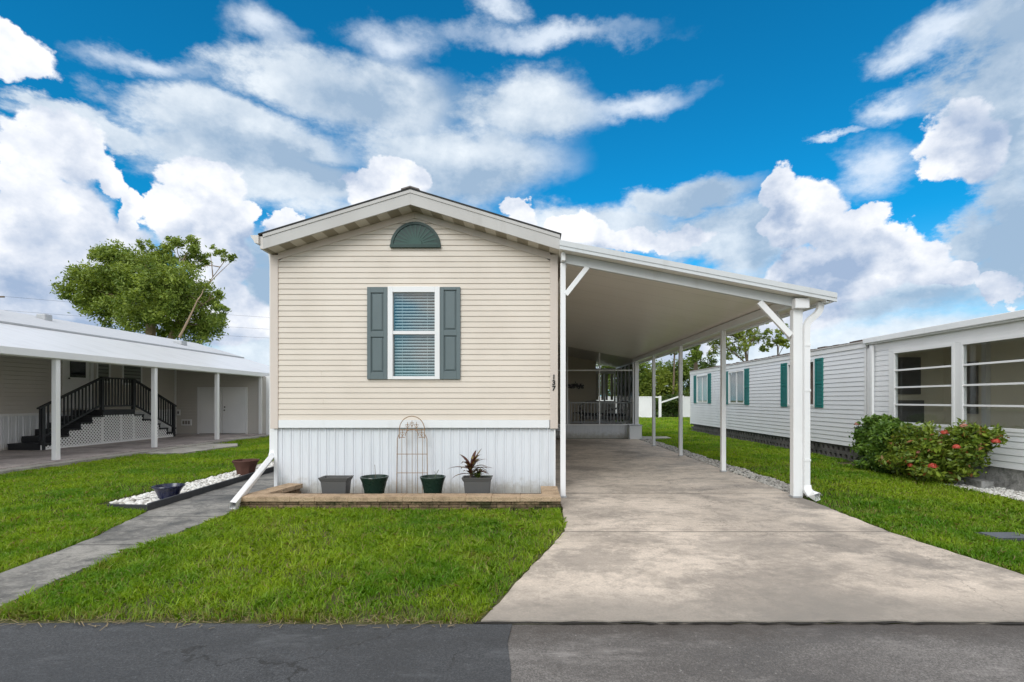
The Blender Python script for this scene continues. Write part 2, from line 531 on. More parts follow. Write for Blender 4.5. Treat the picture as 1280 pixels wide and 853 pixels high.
def concrete_mat(name, light, mid, dark, stain=0.6, joints=(), spots=(), sc=1.0, band=None, cracks=False):
    """poured concrete: blotches, dark mildew stains, scratches, sawn joints across y (and x)"""
    n = NT(name, 0.82, 0.3)
    a = n.noise(0.55 * sc, 6, 0.62, dist=0.4)
    col = n.mix(n.step(a, 0.36, 0.64), light, mid)
    b = n.noise(1.1 * sc, 10, 0.72, n.scale(n.pos(), (0.75, 1.0, 1)), dist=0.3)
    col = n.mix(n.step(b, 0.45, 0.66, 0, stain), col, dark)
    b2 = n.noise(4.5 * sc, 9, 0.75, n.scale(n.pos(), (0.8, 1.1, 1)), dist=0.2)
    col = n.mix(n.step(b2, 0.47, 0.64, 0, stain * 0.6), col, dark)
    g = n.noise(55, 6, 0.8)
    col = n.mix(n.step(g, 0.40, 0.62, 0, 0.40), col, tuple(v * 0.55 for v in mid))
    sp = n.noise(17, 8, 0.8)
    col = n.mix(n.step(sp, 0.54, 0.68, 0, 0.55), col, tuple(min(1, v * 1.15) for v in light))
    xyz = n.sep()
    # peppery mildew where the big blotches sit, and pale scuffs
    pep = n.math('MULTIPLY', n.step(n.noise(13 * sc, 10, 0.85), 0.48, 0.60), n.step(n.noise(0.9 * sc, 6, 0.7), 0.46, 0.60))
    col = n.mix(n.math('MULTIPLY', pep, 0.55), col, dark)
    sct = n.noise(6, 9, 0.85, n.scale(n.pos(), (2.6, 0.6, 1)), dist=0.6)
    col = n.mix(n.step(sct, 0.60, 0.68, 0, 0.5), col, tuple(min(1, v * 1.12) for v in light))
    for sx, sy, sr, sk in spots:
        dv = n.N('ShaderNodeVectorMath'); dv.operation = 'DISTANCE'
        n.put(dv.inputs[0], n.pos()); dv.inputs[1].default_value = (sx, sy, 0.02)
        q = n.math('ADD', n.math('DIVIDE', dv.outputs['Value'], sr), n.math('MULTIPLY', n.math('SUBTRACT', n.noise(2.2 / sr, 8, 0.75), 0.5), 2.6))
        col = n.mix(n.step(q, 1.0, 0.45, 0, sk), col, dark)
    if cracks:
        v = n.N('ShaderNodeTexVoronoi'); v.feature = 'DISTANCE_TO_EDGE'; v.inputs['Scale'].default_value = 0.28
        wv = n.N('ShaderNodeVectorMath'); wv.operation = 'ADD'
        n.put(wv.inputs[0], n.pos()); n.put(wv.inputs[1], n.scale(n.noise(1.6, 8, 0.7, out=1), (0.9, 0.9, 0)))
        n.t.links.new(wv.outputs[0], v.inputs['Vector'])
        col = n.mix(n.math('MULTIPLY', n.step(v.outputs['Distance'], 0.0022, 0.0006), 0.55), col, tuple(v_ * 0.5 for v_ in dark))
    if band:     # worn greyer strip where the slab meets the road
        y0, y1, bc = band
        wob = n.math('ADD', xyz[1], n.math('MULTIPLY', n.math('SUBTRACT', n.noise(1.1, 4), 0.5), 0.9))
        col = n.mix(n.step(wob, y1, y0, 0, 0.75), col, bc)
    h = n.math('MULTIPLY', n.noise(45, 6, 0.7), 1.0)
    for j in joints:
        dd = n.math('ABSOLUTE', n.math('SUBTRACT', n.math('ADD', xyz[1], n.math('MULTIPLY', n.noise(3, 2), 0.012)), j + 0.006))
        k = n.step(dd, 0.005, 0.017, 1, 0)
        col = n.mix(n.math('MULTIPLY', k, 0.8), col, tuple(v * 0.35 for v in dark))
        h = n.math('SUBTRACT', h, n.math('MULTIPLY', k, 1.0))
    n.col(col)
    n.rough(n.step(b, 0.4, 0.7, 0.85, 0.6))
    n.bump(h, 0.35, 0.006)
    return n.mat


# ---- material library
MAT = {}
MAT['siding'] = painted('beige_vinyl', (0.685, 0.610, 0.525), 0.5, 0.06, (0.40, 0.34, 0.25), bump=0.03)
MAT['trim'] = painted('beige_trim', (0.64, 0.56, 0.50), 0.5, 0.10, (0.4, 0.33, 0.25))
MAT['fascia'] = painted('grey_white_fascia', (0.50, 0.485, 0.465), 0.55, 0.22, (0.30, 0.28, 0.24))
MAT['white'] = painted('white_paint', (0.79, 0.79, 0.79), 0.4, 0.10, (0.42, 0.40, 0.36))
MAT['white_metal'] = painted('white_aluminium', (0.78, 0.79, 0.80), 0.35, 0.14, (0.40, 0.38, 0.33), scale=0.8)
def skirt_mat():
    n = NT('white_skirting', 0.42)
    z = n.sep()[2]
    st = n.noise(9, 5, 0.7, n.scale(n.pos(), (1, 1, 0.10)))
    col = n.mix(n.step(st, 0.46, 0.72, 0, 0.35), (0.70, 0.72, 0.75), (0.50, 0.52, 0.54))
    sp = n.math('ADD', z, n.math('MULTIPLY', n.noise(11, 5, 0.7), 0.35))
    col = n.mix(n.step(sp, 0.48, 0.22, 0, 0.65), col, (0.34, 0.30, 0.22))
    n.col(col)
    return n.mat


MAT['skirt'] = skirt_mat()
MAT['white_siding'] = painted('white_vinyl', (0.76, 0.77, 0.79), 0.5, 0.10, (0.45, 0.43, 0.40))
MAT['grey_siding'] = painted('grey_vinyl', (0.56, 0.53, 0.49), 0.55, 0.12, (0.25, 0.23, 0.2))
MAT['carport_fascia'] = painted('weathered_white_fascia', (0.58, 0.60, 0.61), 0.45, 0.2, (0.35, 0.34, 0.30), scale=0.8)
MAT['gutter'] = painted('pinkish_white_gutter', (0.66, 0.62, 0.58), 0.45, 0.15, (0.35, 0.30, 0.25))
MAT['shingle'] = plain('dark_shingle', (0.035, 0.035, 0.034), 0.9, var=0.5, scale=14)
MAT['tar'] = plain('weathered_roof_edge', (0.13, 0.10, 0.09), 0.9, var=0.7, scale=5)
MAT['shutter'] = painted('grey_green_shutter', (0.120, 0.155, 0.162), 0.5, 0.10, (0.08, 0.11, 0.11), bump=0.08)
MAT['teal'] = painted('teal_shutter', (0.012, 0.165, 0.15), 0.5, 0.10, (0.02, 0.09, 0.08))
MAT['vent'] = painted('dark_green_vent', (0.006, 0.036, 0.028), 0.4, 0.08, (0.05, 0.1, 0.08))
MAT['black'] = plain('black_plastic', (0.012, 0.012, 0.013), 0.4)
MAT['glass'] = glass_mat('window_glass', (0.92, 0.94, 0.94), 0.06, 1.4)
MAT['glass_dark'] = glass_mat('mirroring_glass', (0.82, 0.85, 0.85), 0.045)
MAT['blind'] = plain('blind_slats', (0.72, 0.78, 0.80), 0.6, var=0.05)
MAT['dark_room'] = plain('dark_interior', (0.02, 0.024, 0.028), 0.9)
MAT['beige_room'] = plain('beige_room_wall', (0.82, 0.75, 0.60), 0.8, var=0.06, scale=2)
MAT['curtain'] = plain('pale_curtain', (0.62, 0.58, 0.50), 0.85, var=0.1, scale=5)
MAT['curtain_grey'] = plain('grey_curtain', (0.26, 0.24, 0.22), 0.85, var=0.1, scale=5)
MAT['curtain_brown'] = plain('brown_curtain', (0.28, 0.20, 0.17), 0.85, var=0.1, scale=5)
MAT['ceiling'] = painted('carport_ceiling', (0.80, 0.76, 0.69), 0.36, 0.0, (0.42, 0.38, 0.3), scale=0.5, streak=False, spec=0.5, bump=0.0)
MAT['screen'] = screen_mat('insect_screen', (0.07, 0.07, 0.07), 0.26)
MAT['screen_thin'] = screen_mat('side_insect_screen', (0.035, 0.035, 0.045), 0.9)
MAT['rust'] = plain('rusty_iron', (0.30, 0.19, 0.11), 0.8, var=0.5, scale=30)
MAT['grey_pot'] = painted('grey_plastic_pot', (0.10, 0.098, 0.095), 0.5, 0.2, (0.22, 0.20, 0.17), scale=5)
MAT['green_pot'] = painted('green_glazed_pot', (0.014, 0.032, 0.022), 0.22, 0.25, (0.012, 0.015, 0.012), scale=6)
MAT['blue_pot'] = plain('blue_glazed_pot', (0.007, 0.010, 0.040), 0.25, var=0.15, scale=12, spec=0.6)
MAT['terracotta'] = painted('old_terracotta', (0.095, 0.042, 0.030), 0.8, 0.7, (0.06, 0.03, 0.025), scale=6)
MAT['soil'] = plain('potting_soil', (0.055, 0.038, 0.025), 0.95, var=0.5, scale=50)
MAT['edging'] = painted('black_lawn_edging', (0.035, 0.037, 0.042), 0.6, 0.3, (0.10, 0.10, 0.10), scale=3)
MAT['deck_black'] = painted('charcoal_paint', (0.020, 0.022, 0.026), 0.5, 0.25, (0.06, 0.06, 0.065), scale=3)
MAT['wood_trunk'] = plain('bark', (0.16, 0.12, 0.085), 0.9, var=0.5, scale=9)
MAT['bark_pale'] = plain('pale_bark', (0.33, 0.24, 0.17), 0.9, var=0.35, scale=7)
MAT['wire'] = plain('dark_wire', (0.05, 0.05, 0.055), 0.6)
MAT['galv'] = plain('galvanised_metal', (0.42, 0.43, 0.44), 0.5, metal=0.4, var=0.2)
MAT['wicker'] = plain('grey_wicker', (0.30, 0.29, 0.28), 0.8, var=0.3, scale=60)
MAT['cushion'] = plain('dark_cushion', (0.030, 0.032, 0.04), 0.9)


def soffit_mat():
    n = NT('vented_soffit', 0.7)
    x = n.sep()[0]
    fr = n.math('FRACT', n.math('MULTIPLY', x, 3.2))
    band = n.step(fr, 0.46, 0.52)
    n.col(n.mix(band, (0.58, 0.535, 0.46), (0.30, 0.265, 0.20)))
    return n.mat


def roof_metal():
    n = NT('white_roof_panel', 0.35, 0.5)
    xyz = n.sep()
    fr = n.math('FRACT', n.math('MULTIPLY', xyz[1], 2.5))
    seam = n.step(n.math('ABSOLUTE', n.math('SUBTRACT', fr, 0.5)), 0.03, 0.0)
    dirt = n.noise(2.2, 6, 0.65, n.scale(n.pos(), (0.35, 1, 1)))
    col = n.mix(n.step(dirt, 0.45, 0.7, 0, 0.3), (0.64, 0.65, 0.67), (0.40, 0.40, 0.40))
    n.col(n.mix(n.math('MULTIPLY', seam, 0.35), col, (0.35, 0.35, 0.36)))
    return n.mat


def stone_mat(name, a, b, c, moss):
    n = NT(name, 0.9, 0.25)
    col = n.mix(n.rnd(), a, b)
    col = n.mix(n.step(n.noise(6, 6, 0.65), 0.45, 0.65, 0, 0.7), col, c)
    if moss:
        col = n.mix(n.step(n.noise(3.3, 7, 0.7), 0.46, 0.60, 0, 0.9), col, moss)
    col = n.mix(n.step(n.noise(70, 4, 0.7), 0.45, 0.7, 0, 0.5), col, tuple(v * 0.4 for v in c))
    n.col(col)
    n.bump(n.noise(22, 8, 0.75), 1.0, 0.03)
    return n.mat


def asphalt(name, base, light, crack=False, sheen=0.55):
    n = NT(name, 0.75, 0.35)
    a = n.noise(0.9, 6, 0.65, n.scale(n.pos(), (0.6, 1.3, 1)), dist=0.5)
    col = n.mix(n.step(a, 0.38, 0.66), base, light)
    agg = n.noise(95, 5, 0.85)
    col = n.mix(n.step(agg, 0.38, 0.58, 0, 0.75), col, tuple(v * 0.45 for v in base))
    chip = n.noise(34, 8, 0.92)
    col = n.mix(n.step(chip, 0.57, 0.66, 0, 0.8), col, tuple(v * 2.1 for v in light))
    sc2 = n.noise(3.1, 10, 0.85)
    col = n.mix(n.step(sc2, 0.54, 0.64, 0, 0.5), col, tuple(v * 0.55 for v in base))
    d = n.noise(1.7, 10, 0.8, n.scale(n.pos(), (0.6, 1.6, 1)))
    col = n.mix(n.step(d, 0.50, 0.72, 0, 0.55), col, tuple(v * 1.6 for v in light))
    if light[0] > 0.15:      # damp dirty strip against the driveway
        yy = n.math('ADD', n.sep()[1], n.math('MULTIPLY', n.math('SUBTRACT', n.noise(1.3, 8, 0.8), 0.5), 0.7))
        col = n.mix(n.step(yy, 2.95, 3.22, 0, 0.65), col, (0.055, 0.045, 0.038))
    if crack:
        v = n.N('ShaderNodeTexVoronoi'); v.feature = 'DISTANCE_TO_EDGE'; v.inputs['Scale'].default_value = 0.8
        wv = n.N('ShaderNodeVectorMath'); wv.operation = 'ADD'
        n.put(wv.inputs[0], n.pos()); n.put(wv.inputs[1], n.scale(n.noise(2.5, 5, 0.6, out=1), (0.7, 0.7, 0)))
        n.t.links.new(wv.outputs[0], v.inputs['Vector'])
        k = n.math('MULTIPLY', n.step(v.outputs['Distance'], 0.008, 0.002), n.step(n.noise(0.9, 2), 0.46, 0.54))
        col = n.mix(n.math('MULTIPLY', k, 0.75), col, (0.02, 0.02, 0.02))
    n.col(col)
    n.rough(n.step(a, 0.35, 0.65, sheen, 0.85))
    n.bump(n.math('ADD', n.noise(170, 3, 0.7), n.math('MULTIPLY', a, 0.5)), 0.5, 0.006)
    return n.mat


def lawn_soil():
    n = NT('lawn_ground', 0.95, 0.1)
    a = n.noise(0.7, 5, 0.6)
    col = n.mix(n.step(a, 0.35, 0.65), (0.060, 0.110, 0.014), (0.105, 0.155, 0.022))
    f = n.noise(38, 5, 0.75)
    col = n.mix(n.step(f, 0.42, 0.62, 0, 0.75), col, (0.028, 0.040, 0.010))
    y = n.sep()[1]
    near = n.step(y, 20, 9)
    col = n.mix(n.math('MULTIPLY', near, 0.6), col, (0.050, 0.045, 0.018))
    n.col(col)
    n.bump(f, 0.9, 0.03)
    return n.mat


def grass_mat():
    n = NT('grass_blades', 0.45, 0.35)
    a = n.noise(0.55, 4, 0.6)
    b = n.noise(2.7, 4, 0.65)
    col = n.mix(n.step(a, 0.38, 0.64), (0.135, 0.300, 0.015), (0.360, 0.495, 0.024))
    col = n.mix(n.step(b, 0.40, 0.68, 0, 0.55), col, (0.420, 0.530, 0.040))
    col = n.mix(n.math('MULTIPLY', n.rnd(), 0.55), col, (0.055, 0.150, 0.010))
    r2 = n.math('FRACT', n.math('MULTIPLY', n.rnd(), 9.17))
    col = n.mix(n.step(r2, 0.935, 0.94), col, (0.34, 0.27, 0.12))
    patch = n.math('MULTIPLY', n.step(n.noise(1.5, 7, 0.75), 0.56, 0.66), n.step(r2, 0.30, 0.40))
    col = n.mix(n.math('MULTIPLY', patch, 0.6), col, (0.33, 0.29, 0.09))
    # dry edge along the road
    xyz = n.sep()
    e = n.step(n.math('ADD', xyz[1], n.math('MULTIPLY', n.noise(1.8, 3), 0.5)), 3.80, 3.50)
    e = n.math('MULTIPLY', e, n.step(r2, 0.35, 0.45))
    col = n.mix(n.math('MULTIPLY', e, 0.75), col, (0.25, 0.20, 0.08))
    n.col(col)
    tr = n.N('ShaderNodeBsdfTranslucent'); n.put(tr.inputs[0], n.mix(1.0, col, (1.25, 1.3, 0.6), 'MULTIPLY'))
    mx = n.N('ShaderNodeMixShader'); mx.inputs[0].default_value = 0.38
    n.t.links.new(n.p.outputs[0], mx.inputs[1]); n.t.links.new(tr.outputs[0], mx.inputs[2]); n.t.links.new(mx.outputs[0], n.out.inputs[0])
    return n.mat


def pebble_mat(name, cols, var=0.2):
    n = NT(name, 0.8, 0.3)
    c = n.mix(n.rnd(), cols[0], cols[1])
    r2 = n.math('FRACT', n.math('MULTIPLY', n.rnd(), 13.7))
    c = n.mix(n.step(r2, 0.80, 0.82), c, cols[2])
    c = n.mix(n.step(n.noise(60, 4), 0.4, 0.7, 0, 0.3), c, tuple(v * 0.6 for v in cols[1]))
    n.col(c)
    return n.mat


def ceiling_mat():
    n = NT('carport_ceiling_pans', 0.36, 0.5)
    y = n.sep()[1]
    fr = n.math('FRACT', n.math('MULTIPLY', y, 1 / 0.61))
    seam = n.step(n.math('ABSOLUTE', n.math('SUBTRACT', fr, 0.5)), 0.030, 0.008)
    m = n.noise(0.8, 5, 0.6)
    col = n.mix(n.step(m, 0.4, 0.65, 0, 0.12), (0.82, 0.785, 0.72), (0.60, 0.55, 0.46))
    n.col(n.mix(n.math('MULTIPLY', seam, 0.28), col, (0.45, 0.42, 0.36)))
    n.bump(n.math('MULTIPLY', seam, -1.0), 0.4, 0.004)
    return n.mat


MAT['ceiling'] = ceiling_mat()
MAT['soffit'] = soffit_mat()
MAT['roof_metal'] = roof_metal()
MAT['cap'] = stone_mat('tan_cap_stone', (0.50, 0.36, 0.235), (0.56, 0.41, 0.275), (0.33, 0.235, 0.15), None)
MAT['stack'] = stone_mat('stacked_stone', (0.19, 0.13, 0.08), (0.36, 0.25, 0.15), (0.11, 0.08, 0.05), (0.045, 0.05, 0.02))
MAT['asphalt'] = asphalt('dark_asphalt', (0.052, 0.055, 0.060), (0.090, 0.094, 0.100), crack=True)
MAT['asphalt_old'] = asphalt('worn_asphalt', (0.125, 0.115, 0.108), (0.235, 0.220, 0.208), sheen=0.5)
MAT['driveway'] = concrete_mat('driveway_concrete', (0.69, 0.595, 0.50), (0.53, 0.455, 0.38), (0.20, 0.178, 0.155), 0.75,
                               joints=(5.47, 7.72, 10.4, 13.4), band=(3.3, 4.0, (0.22, 0.20, 0.175)), cracks=True,
                               spots=((4.0, 6.95, 0.55, .85), (1.6, 16.8, 1.4, .6), (2.6, 13.8, .5, .6), (1.9, 3.75, .9, .55), (0.6, 4.5, .5, .5), (3.1, 5.0, .45, .6), (3.4, 4.5, .3, .6), (2.2, 4.9, .8, .35), (0.9, 6.4, .5, .35)))
MAT['path'] = concrete_mat('path_concrete', (0.33, 0.315, 0.285), (0.20, 0.193, 0.18), (0.055, 0.055, 0.052), 0.95, joints=(4.95, 6.15, 7.5, 9, 10.5), sc=1.6)
MAT['pale_slab'] = concrete_mat('pale_concrete', (0.46, 0.44, 0.39), (0.36, 0.34, 0.30), (0.12, 0.11, 0.1), 0.7)
MAT['left_slab'] = concrete_mat('carport_slab_concrete', (0.55, 0.48, 0.45), (0.42, 0.37, 0.35), (0.10, 0.09, 0.085), 0.7)
MAT['foundation'] = concrete_mat('stained_foundation', (0.40, 0.39, 0.38), (0.28, 0.28, 0.27), (0.05, 0.05, 0.045), 0.95, sc=2)
MAT['block'] = concrete_mat('dark_block', (0.17, 0.16, 0.155), (0.11, 0.105, 0.10), (0.04, 0.04, 0.035), 0.9, sc=2)
MAT['lawn'] = lawn_soil()
MAT['grass'] = grass_mat()
MAT['white_pebble'] = pebble_mat('white_pebbles', ((0.80, 0.79, 0.76), (0.62, 0.60, 0.56), (0.35, 0.33, 0.30)))
MAT['grey_pebble'] = pebble_mat('grey_gravel', ((0.52, 0.50, 0.46), (0.30, 0.28, 0.25), (0.10, 0.10, 0.09)))


# ------------------------------------------------------------------ the ground
def sheet(name, pts, z, mat, thick=0.0, kind='structure'):
    mb = MB()
    n = len(pts)
    if thick:
        mb.prism([(x, y) for x, y in pts], lambda u, v, w: (u, v, w), z - thick, z)
    else:
        mb.add([(x, y, z) for x, y in pts], [tuple(range(n))])
    o = mb.build(name, mat)
    o['kind'] = kind
    return o


def wob(pts, amp=0.015, step=0.12, seed=1):
    """give the outline of a slab small irregularities"""
    r = random.Random(seed)
    out = []
    for i in range(len(pts)):
        a, b = pts[i], pts[(i + 1) % len(pts)]
        L = math.hypot(b[0] - a[0], b[1] - a[1])
        k = max(1, min(160, int(L / step)))
        for j in range(k):
            t = j / k
            nx, ny = (b[1] - a[1]) / max(L, 1e-6), -(b[0] - a[0]) / max(L, 1e-6)
            d = 0 if j == 0 else r.uniform(-amp, amp)
            out.append((a[0] + (b[0] - a[0]) * t + nx * d, a[1] + (b[1] - a[1]) * t + ny * d))
    return out


ROAD_Y = 3.25
sheet('ground', [(-900, -900), (900, -900), (900, 900), (-900, 900)], 0.0, MAT['lawn'])
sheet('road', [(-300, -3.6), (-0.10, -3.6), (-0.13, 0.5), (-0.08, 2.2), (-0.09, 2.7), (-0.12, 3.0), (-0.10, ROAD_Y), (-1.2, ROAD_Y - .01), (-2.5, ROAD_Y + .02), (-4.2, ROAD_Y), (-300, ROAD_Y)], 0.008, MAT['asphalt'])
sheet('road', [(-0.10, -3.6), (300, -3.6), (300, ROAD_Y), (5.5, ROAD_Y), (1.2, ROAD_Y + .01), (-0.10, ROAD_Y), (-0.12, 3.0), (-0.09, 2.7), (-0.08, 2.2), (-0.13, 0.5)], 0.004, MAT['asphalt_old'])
DRIVE = [(-0.30, 3.27), (4.6, 3.27), (3.99, 4.1), (3.86, 5.4), (3.94, 7.0), (3.97, 10), (3.97, 18.45), (0.47, 18.45), (0.45, 6.6), (0.40, 5.5)]
sheet('driveway', wob(DRIVE, 0.012, 0.1, 3), 0.021, MAT['driveway'], 0.03)
PATH = [(-3.55, 3.27), (-3.68, 4.0), (-3.71, 6.5), (-3.78, 6.9), (-3.80, 20), (-4.98, 20), (-4.98, 10), (-4.80, 6.48), (-4.42, 5.2), (-4.30, 4.4), (-4.25, 3.9), (-4.4, 3.27)]
sheet('path', wob(PATH, 0.014, 0.12, 5), 0.028, MAT['path'], 0.035)
LSLAB = [(-10.32, 9.5), (-10.32, 20.3), (-14.0, 20.3), (-14.0, 5.5), (-10.32, 5.5)]
sheet('carport_floor', LSLAB, 0.09, MAT['left_slab'], 0.1)
sheet('carport_kerb', wob([(-9.98, 5.5), (-9.98, 20.4), (-10.31, 20.4), (-10.31, 5.5)], 0.02, 0.2, 8), 0.075, MAT['pale_slab'], 0.08)
sheet('pavement_slab', wob([(-9.97, 13.2), (-9.0, 13.3), (-8.75, 15.4), (-9.2, 16.2), (-9.97, 16.1)], 0.03, 0.2, 9), 0.05, MAT['pale_slab'], 0.05)
sheet('garden_path', wob([(3.98, 18.1), (5.3, 18.9), (5.3, 19.6), (3.98, 19.6)], 0.02, 0.3, 4), 0.03, MAT['pale_slab'], 0.035)
sheet('path', [(4.3, 40.3), (11.5, 40.3), (11.5, 41.0), (4.3, 41.0)], 0.03, MAT['pale_slab'], 0.03)

# dirt seam between slab and asphalt, narrow soil margins
sheet('soil_seam', wob([(-0.35, 3.245), (6.0, 3.245), (6.0, 3.275), (-0.35, 3.275)], 0.012, 0.07, 12), 0.0125, plain('dark_seam', (0.02, 0.018, 0.015), 0.95, var=0.6, scale=20))
sheet('soil_margin', wob([(-4.2, 3.22), (-0.28, 3.22), (0.30, 5.2), (0.47, 5.6), (0.44, 6.50), (-3.70, 6.50), (-3.62, 4.0)], 0.03, 0.1, 13), 0.0045, plain('bare_soil', (0.070, 0.070, 0.022), 0.95, var=0.6, scale=25))


def pebbles(name, region, n, z, r0, r1, mat, label, extra=None):
    """stones as small flattened icosahedron-like lumps"""
    (x0, x1, y0, y1) = region
    base = np.array([(0, 0, 1), (.89, 0, .45), (.28, .85, .45), (-.72, .53, .45), (-.72, -.53, .45), (.28, -.85, .45),
                     (.72, .53, -.45), (-.28, .85, -.45), (-.89, 0, -.45), (-.28, -.85, -.45), (.72, -.53, -.45), (0, 0, -1)])
    tri = np.array([(0, 1, 2), (0, 2, 3), (0, 3, 4), (0, 4, 5), (0, 5, 1), (1, 6, 2), (2, 7, 3), (3, 8, 4), (4, 9, 5), (5, 10, 1),
                    (6, 7, 2), (7, 8, 3), (8, 9, 4), (9, 10, 5), (10, 6, 1), (11, 7, 6), (11, 8, 7), (11, 9, 8), (11, 10, 9), (11, 6, 10)])
    P = np.column_stack([rng.uniform(x0, x1, n), rng.uniform(y0, y1, n), np.full(n, z)])
    if extra is not None: P = P[extra(P)]
    n = len(P)
    s = rng.uniform(r0, r1, (n, 1, 1)) * rng.uniform(0.6, 1.25, (n, 1, 3)) * np.array([1, 1, 0.6])
    a = rng.uniform(0, 6.28, n)
    V = base[None] * (1 + rng.normal(0, 0.12, (n, 12, 1))) * s
    c, sn = np.cos(a)[:, None], np.sin(a)[:, None]
    V = np.stack([V[..., 0] * c - V[..., 1] * sn, V[..., 0] * sn + V[..., 1] * c, V[..., 2]], -1) + P[:, None]
    V[..., 2] += rng.uniform(0, r1 * 0.5, (n, 1))
    me = bpy.data.meshes.new(name)
    F = (tri[None] + 12 * np.arange(n)[:, None, None]).reshape(-1, 3)
    me.vertices.add(n * 12); me.vertices.foreach_set('co', V.astype(np.float32).ravel())
    me.loops.add(len(F) * 3); me.loops.foreach_set('vertex_index', F.astype(np.int32).ravel())
    me.polygons.add(len(F)); me.polygons.foreach_set('loop_start', np.arange(0, len(F) * 3, 3, dtype=np.int32))
    me.polygons.foreach_set('use_smooth', [True] * len(F))
    me.materials.append(mat); me.update(calc_edges=True)
    o = bpy.data.objects.new(name, me); COL.objects.link(o)
    tag(o, label, 'gravel', kind='stuff')
    return o


# ------------------------------------------------------------------ lap siding
def siding(mb, fn, z0, z1, course, umin, umax, holes=(), depth=0.014, fold=0.05):
    """rows of lap boards; fn(u, z, off) -> point; umin/umax are functions of z"""
    nrow = int(math.ceil((z1 - z0) / course))
    prof = [(0.0, depth), (0.90, depth * 0.5), (0.915, -0.002), (1.0, -0.002)]
    for k in range(nrow):
        a, b = z0 + k * course, min(z0 + (k + 1) * course, z1)
        cuts = sorted({a, b} | {h for hole in holes for h in hole[2:4] if a < h < b} | {min(a + f * course, b) for f, _ in prof if a + f * course < b})

        def off(z, lower):
            t = (z - a) / course
            for (f0, o0), (f1, o1) in zip(prof, prof[1:]):
                if f0 - 1e-9 <= t <= f1 + 1e-9:
                    return o0 + (o1 - o0) * (t - f0) / (f1 - f0)
            return prof[-1][1]
        for c0, c1 in zip(cuts, cuts[1:]):
            if c1 - c0 < 1e-5: continue
            mid = (c0 + c1) / 2
            segs = [(umin(c0), umax(c0), umin(c1), umax(c1))]
            for (h0, h1, hz0, hz1) in holes:
                if hz0 <= mid <= hz1:
                    new = []
                    for (p, q, r, s) in segs:
                        if h0 > p and h1 < q:
                            new += [(p, h0, r, h0), (h1, q, h1, s)]
                        else:
                            new.append((p, q, r, s))
                    segs = new
            for (p, q, r, s) in segs:
                if q - p < 0.002 and s - r < 0.002: continue
                mb.quad(fn(p, c0, off(c0, 1)), fn(q, c0, off(c0, 1)), fn(s, c1, off(c1, 0)), fn(r, c1, off(c1, 0)))
                if abs(c0 - a) < 1e-6:
                    mb.quad(fn(p, c0, -0.004), fn(q, c0, -0.004), fn(q, c0, depth), fn(p, c0, depth))


def corrugated(mb, fn, z0, z1, u0, u1, period=0.15, depth=0.014):
    """vertical ribbed sheet"""
    prof = [(0, 0), (0.36, 0), (0.44, 1), (0.58, 1), (0.66, 0), (0.76, 0), (0.80, .45), (0.86, .45), (0.90, 0)]
    us, k = [], 0
    while u0 + k * period < u1:
        for f, o in prof:
            u = u0 + (k + f) * period
            if u < u1: us.append((u, o * depth))
        k += 1
    us.append((u1, 0))
    for (a, oa), (b, ob) in zip(us, us[1:]):
        mb.quad(fn(a, z0, oa), fn(b, z0, ob), fn(b, z1, ob), fn(a, z1, oa))


SQ = lambda w, h: [(-w / 2, -h / 2), (w / 2, -h / 2), (w / 2, h / 2), (-w / 2, h / 2)]


def round_path(pts, r=0.06, n=5):
    """rounds the corners of a poly-line"""
    P = [Vector(p) for p in pts]
    out = [P[0]]
    for a, b, c in zip(P, P[1:], P[2:]):
        d1 = (a - b).normalized(); d2 = (c - b).normalized()
        p, q = b + d1 * r, b + d2 * r
        for i in range(n + 1):
            t = i / n
            out.append(p * (1 - t) ** 2 + b * 2 * t * (1 - t) + q * t * t)
    out.append(P[-1])
    return out


# ------------------------------------------------------------------ our home
WY = 7.65
XL, XR = -3.825, 0.43
RX = -1.69


def ztop(x): return 4.45 - 0.303 * abs(x - RX)


